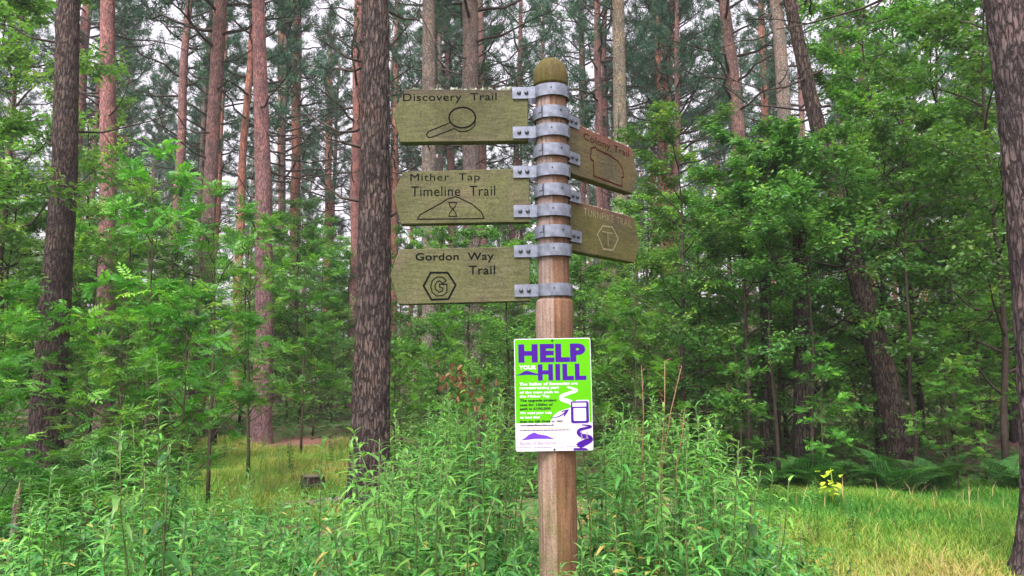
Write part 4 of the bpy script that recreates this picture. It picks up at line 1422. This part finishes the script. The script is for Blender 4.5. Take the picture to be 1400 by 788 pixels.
HG = 'willowherb stems crowding round the signpost'
tall = [  # px, top y, distance, label
    (228, 478, 3.9, 'tallest willowherb at the left, in front of the bright rowan'),
    (150, 575, 3.3, 'broad leaved willowherb right of the small stake at the left'),
    (435, 590, 3.7, 'tall willowherb in front of the foot of the largest trunk'),
    (655, 482, 3.9, 'tallest willowherb, standing between the largest trunk and the notice'),
    (515, 590, 3.3, 'willowherb bending before the largest trunk'),
    (595, 545, 3.8, 'willowherb left of the tallest one near the notice'),
    (690, 560, 3.5, 'willowherb touching the left side of the notice'),
    (955, 548, 3.9, 'tallest willowherb right of the notice with arching leaves'),
    (985, 590, 3.7, 'willowherb just right of the tallest on the right side'),
    (1042, 640, 3.9, 'rightmost willowherb, standing alone by the grass'),
    (872, 565, 4.2, 'willowherb between the notice and the tall right one'),
    (310, 640, 3.2, 'willowherb in front of the bright clearing'),
    (840, 600, 3.5, 'willowherb at the right side of the notice'),
    (60, 630, 3.0, 'willowherb in the lower left corner'),
    (372, 690, 2.9, 'willowherb low in front of the clearing'),
    (560, 650, 2.8, 'willowherb low in front of the largest trunk'),
    (640, 680, 2.6, 'willowherb low at the left of the post'),
    (900, 640, 3.0, 'willowherb low at the right of the post'),
    (716, 742, 2.62, 'short willowherb at the left foot of the post'),
    (757, 750, 2.55, 'short willowherb in front of the middle of the post foot'),
    (788, 738, 2.60, 'short willowherb at the right foot of the post'),
    (835, 705, 2.75, 'willowherb just right of the post foot'),
]
for k, (px_, ty, Y, lab) in enumerate(tall):
    p = at(px_, ty, Y)
    herb_single(600 + k, p.x, Y, max(p.z - gz(p.x, Y), .5), lab, HG)


def top_profile(px_):
    return np.interp(px_, [-100, 0, 120, 220, 300, 400, 470, 520, 600, 660, 720, 800, 860, 950, 1000, 1040, 1080, 1130], [660, 650, 585, 565, 640, 665, 640, 590, 530, 505, 545, 550, 525, 535, 585, 665, 730, 790])


r3 = random.Random(33)
cnt = 0; spots = []; tries = 0
while cnt < 270 and tries < 20000:
    tries += 1
    px_ = r3.uniform(-60, 1125) if r3.random() < .62 else (r3.uniform(820, 1030) if r3.random() < .6 else r3.uniform(540, 700)); Y = r3.uniform(2.45, 6.0)
    ty = top_profile(px_) - 8 + abs(r3.gauss(0, 55 if 820 < px_ < 1030 or 540 < px_ < 700 else 80)) + r3.uniform(0, 30)
    if ty > 800:
        continue
    if (675 < px_ < 850 and Y < 3.0 or 630 < px_ < 885 and Y < 2.85) and ty < 735:
        ty = r3.uniform(735, 775)
    p = at(px_, ty, Y); h = p.z - gz(p.x, Y)
    if h < .45 or h > 1.75 or abs(p.x - POST.x) < .11 and abs(Y - POST_Y) < .11:
        continue
    if any((p.x - a) ** 2 + (Y - b) ** 2 < .09 ** 2 for a, b in spots):
        continue
    spots.append((p.x, Y)); cnt += 1
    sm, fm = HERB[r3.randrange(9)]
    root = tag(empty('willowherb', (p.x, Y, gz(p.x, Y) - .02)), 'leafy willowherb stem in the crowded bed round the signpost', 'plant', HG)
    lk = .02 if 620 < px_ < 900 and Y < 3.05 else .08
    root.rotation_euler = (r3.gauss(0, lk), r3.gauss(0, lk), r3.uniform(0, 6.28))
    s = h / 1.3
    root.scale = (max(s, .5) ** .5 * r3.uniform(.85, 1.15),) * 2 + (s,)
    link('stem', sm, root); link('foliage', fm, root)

# nettles mixed in: opposite pairs of toothed ovate leaves
def nettle_mesh(seed, H=1.0):
    rg = np.random.default_rng(seed)
    z = np.linspace(0, 1, 7); bend = rg.normal(0, .07, 2)
    P = np.column_stack([bend[0] * z ** 2, bend[1] * z ** 2, z * H])
    st = MB(); V, fs = tube(P, np.linspace(.005, .0018, 7), 5); st.add(V, fs, .4)
    lf = MB(); n = 11
    for q in range(n):
        t = .22 + .76 * q / (n - 1); b0 = np.array([np.interp(t, z, P[:, c]) for c in range(3)])
        a0 = q * 1.571 + rg.normal() * .2
        for a in (a0, a0 + math.pi):
            L = np.array([.085 * (1 - .6 * max(0, t - .6) / .4) * rg.uniform(.8, 1.2)])
            D = np.array([[math.cos(a), math.sin(a), -.15 + .6 * max(0, t - .75)]])
            blades(lf, b0[None], D, np.array([[0, 0, 1.0]]), L, L * .52, np.array([rg.uniform(.05, .6)]), np.array([.45]), 0, (0, .25, .65, 1), (.5, 1, .7))
    return st.mesh('stem', [M['herb_stem']], True), lf.mesh('foliage', [M['nettle']])


M['nettle'] = leaf_mat('nettle_leaf', [(0, (.018, .07, .014)), (.6, (.045, .14, .022)), (1, (.09, .2, .03))], .3, .55, .3, .25)
NET = [nettle_mesh(650 + k) for k in range(4)]
cnt = 0; tries = 0
while cnt < 60 and tries < 3000:
    tries += 1
    px_ = r3.uniform(-40, 1060); Y = r3.uniform(2.5, 5.0)
    ty = top_profile(px_) + r3.uniform(25, 170)
    if ty > 790 or 640 < px_ < 880 and Y < 3.1:
        continue
    p = at(px_, ty, Y); h = p.z - gz(p.x, Y)
    if h < .4:
        continue
    cnt += 1
    root = tag(empty('nettle', (p.x, Y, gz(p.x, Y) - .02)), 'nettle with toothed oval leaves among the willowherb', 'plant', 'nettles among the willowherb')
    root.rotation_euler = (r3.gauss(0, .08), r3.gauss(0, .08), r3.uniform(0, 6.28)); root.scale = (max(h, .6),) * 2 + (h,)
    for nm, me in zip(('stem', 'foliage'), NET[r3.randrange(4)]):
        link(nm, me, root)

# weeds scattered in the clearing and along the edge of the glade
for k in range(46):
    if k < 24:
        px_, Y, h = r3.uniform(285, 475), r3.uniform(6.2, 12.5), r3.uniform(.3, .75)
    else:
        px_, Y, h = r3.uniform(1030, 1175), r3.uniform(4.2, 7.5), r3.uniform(.22, .6)
    x = at(px_, 500, Y).x
    root = tag(empty('weed', (x, Y, gz(x, Y) - .02)), 'young leafy weed in the clearing behind the willowherb bed' if k < 24 else 'young leafy weed in the grass at the edge of the glade', 'plant',
               'weeds in the left clearing' if k < 24 else 'weeds at the edge of the glade')
    root.rotation_euler = (r3.gauss(0, .1), r3.gauss(0, .1), r3.uniform(0, 6.28))
    if k % 3:
        sm, fm = HERB[r3.randrange(9)]; q = h / 1.3; root.scale = (q ** .5, q ** .5, q)
    else:
        sm, fm = NET[r3.randrange(4)]; root.scale = (max(h, .6),) * 2 + (h,)
    link('stem', sm, root); link('foliage', fm, root)

# the thick of the bed that nobody could count: low leaves between the stems
rg = np.random.default_rng(8)
n = 32000
Y = rg.uniform(2.35, 6.4, n); pxs = rg.uniform(-120, 1120, n)
P = np.column_stack([(pxs - 700) / F * Y, Y, np.zeros(n)])
P[:, 2] = [gz(a, b) for a, b in P[:, :2]]
ceil_ = 1.6 - (np.maximum(top_profile(pxs), 640) + 25 - 500) / F * Y
P[:, 2] += rg.uniform(.05, 1.0, n) * np.clip(ceil_ * rg.uniform(.55, 1.0, n), .1, .9)
ok = (np.abs(P[:, 0] - POST.x) > .13) | (np.abs(P[:, 1] - POST_Y) > .13)
ok &= ~((np.abs(pxs - 762) < 50) & (Y < 3.0) & (P[:, 2] > .62))
P = P[ok]; pxs = pxs[ok]; n = len(P)
az = rg.uniform(0, 6.28, n); el = rg.uniform(-.3, .6, n)
D = np.column_stack([np.cos(az) * np.cos(el), np.sin(az) * np.cos(el), np.sin(el)])
b = MB()
L = rg.uniform(.045, .095, n)
tint = np.where(rg.random(n) < .04 + .14 * ((pxs > 780) & (pxs < 1000)), 1.0, rg.uniform(0, .75, n))
blades(b, P, D, np.array([0, 0, 1.0]) + rg.normal(size=(n, 3)) * .3, L, L * rg.uniform(.18, .3, n), tint, rg.uniform(.3, .8, n))
tag(link('undergrowth', b.mesh('undergrowth', [M['herb']])), 'dense low willowherb leaves filling the bed', None, None, 'stuff')

# ------------------------------------------------------------------ grass
def grass(name, xs, ys, n, hmin, hmax, dry, seed, label, inside=None):
    rg = np.random.default_rng(seed)
    x = rg.uniform(*xs, n); y = rg.uniform(*ys, n)
    if inside is not None:
        k = inside(x, y); x, y = x[k], y[k]; n = len(x)
    z = np.array([gz(a, c) for a, c in zip(x, y)])
    P = np.column_stack([x, y, z])
    az = rg.uniform(0, 6.28, n)
    D = unit(np.column_stack([np.cos(az) * .45, np.sin(az) * .45, np.ones(n)]))
    cl = np.array([noise.noise((a * .9, c * .9, seed)) for a, c in zip(x, y)])
    L = rg.uniform(hmin, hmax, n) * (1 + .5 * cl)
    tint = np.clip(dry(x, y) + .35 * cl + rg.normal(0, .17, n), 0, 1)
    b = MB()
    S = np.column_stack([-np.sin(az), np.cos(az), np.zeros(n)])
    w = rg.uniform(.0018, .0038, n)[:, None] * 1.2
    fw = np.column_stack([np.cos(az), np.sin(az), -.4 * np.ones(n)])
    c1 = P + D * L[:, None] * .55
    c2 = P + D * L[:, None] + fw * L[:, None] * rg.uniform(.1, .5, n)[:, None]
    V = np.stack([P - S * w, P + S * w, c1 + S * w * .8, c1 - S * w * .8, c2], 1).reshape(-1, 3)
    i = np.arange(n)[:, None] * 5
    b.add(V, [i + np.array([[0, 1, 2, 3]]), i + np.array([[3, 2, 4]])], np.repeat(tint, 5))
    return tag(link(name, b.mesh(name, [M['grass']])), label, None, None, 'stuff')


def right_dry(x, y):
    return np.clip(.70 - (y - 5.2) * .17, .16, .70) + .14 * np.sin(x * 2.1 + y * 1.3)


grass('grass', (1.2, 8.8), (4.7, 10.2), 150000, .05, .15, right_dry, 3, 'sunlit grass glade at the lower right with dry straw tips',
      lambda x, y: (x > (1050 + (y - 5) * -12 - 700) / F * y) & (x < .75 * y))
grass('grass', (2.2, 8.0), (5.0, 9.6), 450, .18, .32, lambda x, y: np.full(len(x), .9), 4, 'tall dry grass stalks over the glade', lambda x, y: (x > .36 * y) & (x < .75 * y))
rgl = np.random.default_rng(2); LQ = ground_at(412, 607)
grass('grass', (-6.5, -1.2), (7.5, 16), 60000, .06, .16, lambda x, y: np.clip(.38 + .035 * (y - 8), 0, .75), 5, 'yellow green grass in the clearing left of the largest trunk',
      lambda x, y: (x < -.16 * y) & (x > -.55 * y) & (((x - LQ.x) / 1.0) ** 2 + ((y - LQ.y) / 1.5) ** 2 > rgl.uniform(.3, 1.3, len(x))))
rg = np.random.default_rng(17)

# leafy ground cover under the wood
n = 34000
Y = 9.5 + 34 * rg.random(n) ** 1.7; X = rg.uniform(-.8, .8, n) * Y
clr = (X < -.20 * Y) & (X > -.42 * Y) & (Y < 16)
pathq = ground_at(1340, 612)
clr |= (np.abs(Y - pathq.y) < 1.3) & (X > pathq.x - 4)
X, Y = X[~clr], Y[~clr]; n = len(X)
P = np.column_stack([X, Y, [gz(a, c) for a, c in zip(X, Y)]])
hgt = np.array([max(0.0, noise.noise((a * .6, c * .6, 9.0)) + .35) for a, c in zip(X, Y)])
P[:, 2] += rg.uniform(.02, .55, n) * hgt
az = rg.uniform(0, 6.28, n)
D = np.column_stack([np.cos(az), np.sin(az), rg.uniform(-.2, .5, n)])
b = MB(); L = rg.uniform(.07, .15, n) * (1 + Y / 50)
diamonds(b, P, D, np.array([0, 0, 1.0]) + rg.normal(size=(n, 3)) * .3, L, L * .55, rg.uniform(0, .8, n))
tag(link('ground_cover', b.mesh('ground_cover', [M['fern']])), 'low leafy ground cover under the trees', None, None, 'stuff')

# ------------------------------------------------------------------ ferns
def fern_meshes(seed):
    rg = np.random.default_rng(seed); out = []
    for k in range(4):
        b = MB()
        n, Lf = 17, .75
        t = np.linspace(.12, 1, n)
        rise = lambda s: np.column_stack([Lf * s * .85, np.zeros(len(s)), Lf * (.75 * s - .62 * s * s)])
        V, fs = tube(rise(np.linspace(0, 1, 8)), np.linspace(.005, .0015, 8), 4); b.add(V, fs, .6)
        P = rise(t); T = unit(np.gradient(P, axis=0))
        for sg_ in (-1, 1):
            D = unit(np.column_stack([T[:, 0] * .45, np.full(n, sg_ * .95), T[:, 2] * .45 - .12]) + rg.normal(size=(n, 3)) * .05)
            L = Lf * .30 * np.sin(np.clip(t * 1.02, 0, 1) ** .6 * math.pi * .96 + .05) + .012
            m = 7
            for q in range(m):
                f = (q + .5) / m
                for s2 in (-1, 1):
                    dd = unit(D * .5 + s2 * T * .9)
                    diamonds(b, P + D * (L * f)[:, None], dd, np.tile([0, 0, 1.0], (n, 1)), L * .22 * (1 - .6 * f) + .006, L * .09 + .004, np.clip(rg.uniform(.2, .9, n), 0, 1))
        out.append(b.mesh('frond', [M['fern']]))
    return out


FR = fern_meshes(900)


def fern(px_, Y, s, nf, label):
    x = at(px_, 500, Y).x
    root = tag(empty('fern', (x, Y, gz(x, Y))), label, 'fern', 'ferns under the trees')
    for k in range(nf):
        o = link('frond', FR[k % 4], root)
        q = s * rnd.uniform(.8, 1.15)
        o.rotation_euler = (rnd.uniform(-.12, .12), rnd.uniform(-.75, -.15), k * 6.283 / nf + rnd.uniform(-.25, .25)); o.scale = (q, q, q)


for px_, Y, s, nf, lab in [(25, 6.0, 1.5, 9, 'large fern in the lower left corner below the rowan'), (95, 7.6, 1.5, 9, 'fern at the foot of the thick dark left trunk'),
                           (-25, 7.2, 1.6, 8, 'fern cut by the left edge'), (150, 9.0, 1.4, 8, 'fern behind the broad leaved willowherb'),
                           (1105, 9.5, 1.0, 9, 'dark fern at the grass edge under the two shaded trunks'), 
                           (1215, 9.4, 1.0, 8, 'dark fern right of the leaning trunk foot'), (1270, 9.6, 1.0, 8, 'dark fern beside the low rowan'),
                           (1375, 9.6, 1.0, 8, 'dark fern behind the right edge trunk'),
                           (1060, 9.7, 1.0, 8, 'dark fern at the left end of the grass edge')]:
    fern(px_, Y, s, nf, lab)

# ------------------------------------------------------------------ small things on the floor
def stump():
    q = ground_at(427, 668)
    root = tag(empty('tree_stump', (q.x, q.y, gz(q.x, q.y))), 'low sawn dark stump in the clearing left of the largest trunk', 'stump')
    V, fs = rev([(.20, -.1), (.175, .03), (.16, .10), (.155, .17)], 40)
    for i in range(len(V)):
        a = math.atan2(V[i][1], V[i][0]); r_ = 1 + .10 * noise.noise((math.cos(a) * 3, math.sin(a) * 3, V[i][2] * 3)); V[i][0] *= r_; V[i][1] *= r_
    b = MB(); b.add(V[:-2], [fs[0]])
    link('bark', b.mesh('bark', [M['bark_dark']], True), root).color = (.6, .6, .6, 1)
    b = MB(); b.add(np.vstack([V[3 * 40:4 * 40], [[0, 0, .165]]]), np.array([[j, (j + 1) % 40, 40] for j in range(40)]))
    link('cut_face', b.mesh('cut_face', [flat_mat('old_cut_wood', (.11, .075, .06), .9, mott=.5, scale=18)]), root)


stump()


def log_piece(px_, py_, ang, L, r_, label, name='fallen_log', mat='bark_grey', col=(1, 1, 1)):
    q = ground_at(px_, py_)
    root = empty(name, (q.x, q.y, gz(q.x, q.y) + r_ * .6), ang)
    b = MB(); x = np.linspace(-L / 2, L / 2, 14)
    V, fs = tube(np.column_stack([x, .03 * np.sin(x * 3), .02 * np.cos(x * 4)]), r_ * (1 + .08 * np.sin(x * 9)), 14); b.add(V, fs)
    o = link('log_body', b.mesh('log_body', [M[mat]], True), root); o.color = (*col, 1)
    b = MB(); V, fs = tube(np.array([[L * .2, 0, 0], [L * .25, .05, r_ * 1.7], [L * .27, .07, r_ * 2.4]]), [r_ * .3, r_ * .22, r_ * .1], 6); b.add(V, fs)
    link('broken_stub', b.mesh('broken_stub', [M[mat]], True), root)
    return tag(root, label, 'log')


log_piece(455, 692, .25, 1.1, .06, 'pale rotting log lying beside the largest trunk')
log_piece(205, 640, .1, 1.0, .08, 'dark log half hidden behind the broad leaved willowherb', col=(.5, .5, .5))


def stake():
    Y = 4.6
    p = at(23, 668, Y)
    root = tag(empty('broken_stake', (p.x, Y, gz(p.x, Y))), 'short weathered broken stake standing among the herbs at far left', 'stake')
    h = p.z - gz(p.x, Y)
    b = MB(); V, fs = tube(np.array([[0, 0, -.1], [0, 0, h * .5], [.01, 0, h * .93], [.015, 0, h]]), [.03, .028, .024, .006], 9); b.add(V, fs)
    link('stake_body', b.mesh('stake_body', [M['bark_grey']], True), root)
    b = MB(); V, fs = tube(np.array([[.018, -.012, h * .7], [.024, -.016, h * .98], [.028, -.016, h * 1.06]]), [.009, .007, .001], 5); b.add(V, fs)
    link('splinter', b.mesh('splinter', [M['dry_stem']], True), root)


stake()


def snag():
    q = ground_at(291, 611)
    root = tag(empty('dead_snag', (q.x, q.y, gz(q.x, q.y))), 'thin black dead snag standing in the bright clearing', 'snag')
    b = MB(); V, fs = tube(np.array([[0, 0, -.1], [0, 0, .25], [.05, 0, .42], [.06, 0, .62], [.04, 0, .85]]), [.07, .075, .05, .02, .004], 8); b.add(V, fs)
    link('snag_body', b.mesh('snag_body', [M['bark_dark']], True), root).color = (.35, .35, .35, 1)
    b = MB(); V, fs = tube(np.array([[0, 0, .2], [-.07, 0, .1], [-.10, 0, .02]]), [.05, .035, .02], 6); b.add(V, fs)
    link('root_spur', b.mesh('root_spur', [M['bark_dark']], True), root).color = (.35, .35, .35, 1)


snag()

# hanging dead branch with browned leaves beside the tallest willowherb
rg = np.random.default_rng(41)
p0, p1 = at(618, 500, 5.0), at(655, 590, 4.8)
root = tag(empty('dead_branch', (p1.x, p1.y, 0)), 'dead branch with curled orange brown leaves left of the notice', 'branch')
off = np.array((p1.x, p1.y, 0))
b = MB(); path = np.array([np.array((p1.x + .02, p1.y, 0)), np.array(p1), (np.array(p0) + np.array(p1)) / 2 + [.04, 0, .05], np.array(p0)]) - off
V, fs = tube(path, [.012, .010, .008, .003], 6); b.add(V, fs)
link('branch_wood', b.mesh('branch_wood', [M['twig']], True), root)
lfm = []
for k in range(4):
    b = MB(); ovals(b, np.zeros((1, 3)), np.array([[1.0, 0, 0]]), np.array([[0, 0, 1.0]]), np.array([.05]), np.array([.026]), np.array([k / 3]), .3); lfm.append(b.mesh('dry_leaf', [M['dry_leaf']]))
for k in range(70):
    f = rg.uniform(.30, 1.0) * 2 + 1; i0 = min(int(f), 2)
    pp = path[i0] + (path[i0 + 1] - path[i0]) * (f - i0) + rg.normal(size=3) * [.07, .07, .05]
    o = link('dry_leaf', lfm[k % 4], root); o.location = pp
    o.rotation_euler = (rg.uniform(-1, 1), rg.uniform(.3, 1.4), rg.uniform(0, 6.28))

# tall dry stalks right of the notice
for k, (xb, yt, xt, Y) in enumerate([(878, 500, 877, 4.3), (903, 495, 909, 4.4), (905, 500, 932, 4.35), (925, 560, 935, 4.2)]):
    a, t_ = at(xb, 640, Y), at(xt, yt, Y)
    root = tag(empty('dry_stalk', (a.x, Y, gz(a.x, Y))),
               ['straight dry straw stalk, leftmost right of the notice', 'dry straw stalk, upright one of the crossing pair', 'dry straw stalk curving right from the crossing pair', 'short dry straw stalk beside the tallest right willowherb'][k], 'stalk', 'dry stalks of last year')
    o3 = np.array((a.x, Y, gz(a.x, Y)))
    pts = np.array([[0, 0, 0], np.array(a) - o3, (np.array(a) * .45 + np.array(t_) * .55) - o3 + [(.01 if k != 2 else -.012), 0, 0], np.array(t_) - o3])
    b = MB(); V, fs = tube(pts, [.004, .0036, .003, .0015], 6); b.add(V, fs, np.linspace(0, 1, len(V)))
    link('stem', b.mesh('stem', [M['dry_stem']], True), root)
    b = MB(); nn = 12
    tq = np.linspace(.25, 1, nn)[:, None]; Pq = pts[1] + (pts[3] - pts[1]) * tq
    diamonds(b, Pq, rnd_unit(rg, nn) + [0, 0, .3], rnd_unit(rg, nn), np.full(nn, .05), np.full(nn, .008), rg.uniform(0, 1, nn))
    link('withered_leaves', b.mesh('withered_leaves', [M['dry_leaf']]), root)

# bright yellow-green seedling at the grass edge
p = ground_at(1138, 700)
root = tag(empty('seedling', (p.x, p.y, gz(p.x, p.y))), 'bright yellow green seedling at the grass edge below the thicket', 'plant')
b = MB(); V, fs = tube(np.array([[0, 0, 0], [.02, 0, .2], [0, 0, .42]]), [.006, .005, .003], 5); b.add(V, fs, .3)
link('stem', b.mesh('stem', [M['yellow']], True), root)
for k in range(26):
    b = MB(); ovals(b, np.zeros((1, 3)), np.array([[1.0, 0, 0]]), np.array([[0, 0, 1.0]]), np.array([.085]), np.array([.06]), np.array([rg.random()]))
    o = link('leaf', b.mesh('leaf', [M['yellow']]), root); o.location = (rg.normal(0, .05), rg.normal(0, .05), rg.uniform(.10, .42)); o.rotation_euler = (rg.uniform(-.3, .3), rg.uniform(-.2, .5), rg.uniform(0, 6.28))
# dock leaves at the foot of the post
for px_, py_, Y, lab in ((705, 722, 2.6, 'broad ribbed dock plant at the left foot of the post'), (752, 752, 2.5, 'broad ribbed dock plant in front of the post foot')):
    p = at(px_, py_, Y)
    root = tag(empty('dock_plant', (p.x, Y, gz(p.x, Y))), lab, 'plant')
    h = p.z - .28
    b = MB(); V, fs = tube(np.array([[0, 0, 0], [0, 0, h]]), [.008, .006], 5); b.add(V, fs, .2)
    link('stem', b.mesh('stem', [M['herb_stem']], True), root)
    for k in range(8):
        b = MB(); blades(b, np.zeros((1, 3)), np.array([[1.0, 0, 0]]), np.array([[0, 0, 1.0]]), np.array([.24]), np.array([.062]), np.array([.15 + .05 * k]), np.array([.35]), 0, (0, .3, .7, 1), (.4, 1, .8))
        o = link('leaf', b.mesh('leaf', [M['herb']]), root); o.location = (0, 0, h * (.6 + .05 * k)); o.rotation_euler = (0, rg.uniform(-1.1, -.35), k * 2.4 + rg.uniform(-.3, .3))

# ------------------------------------------------------------------ damp air between the trees
def haze():
    b = MB()
    x0, x1, y0, y1, z0, z1 = -175, 175, -165, 175, -2.5, 34
    V = [(x, y, z) for z in (z0, z1) for x, y in ((x0, y0), (x1, y0), (x1, y1), (x0, y1))]
    b.add(V, np.array([[3, 2, 1, 0], [4, 5, 6, 7], [0, 1, 5, 4], [1, 2, 6, 5], [2, 3, 7, 6], [3, 0, 4, 7]]))
    m = bpy.data.materials.new('damp_air'); m.use_nodes = True
    nt = m.node_tree; nt.nodes.clear()
    out = nt.nodes.new('ShaderNodeOutputMaterial'); v = nt.nodes.new('ShaderNodeVolumePrincipled')
    v.inputs['Color'].default_value = (.95, .95, 1.0, 1); v.inputs['Density'].default_value = HAZE; v.inputs['Anisotropy'].default_value = .2
    nt.links.new(v.outputs[0], out.inputs['Volume'])
    tag(link('haze', b.mesh('haze', [m])), 'thin damp haze in the forest air', None, None, 'stuff')


HAZE = .0011
haze()
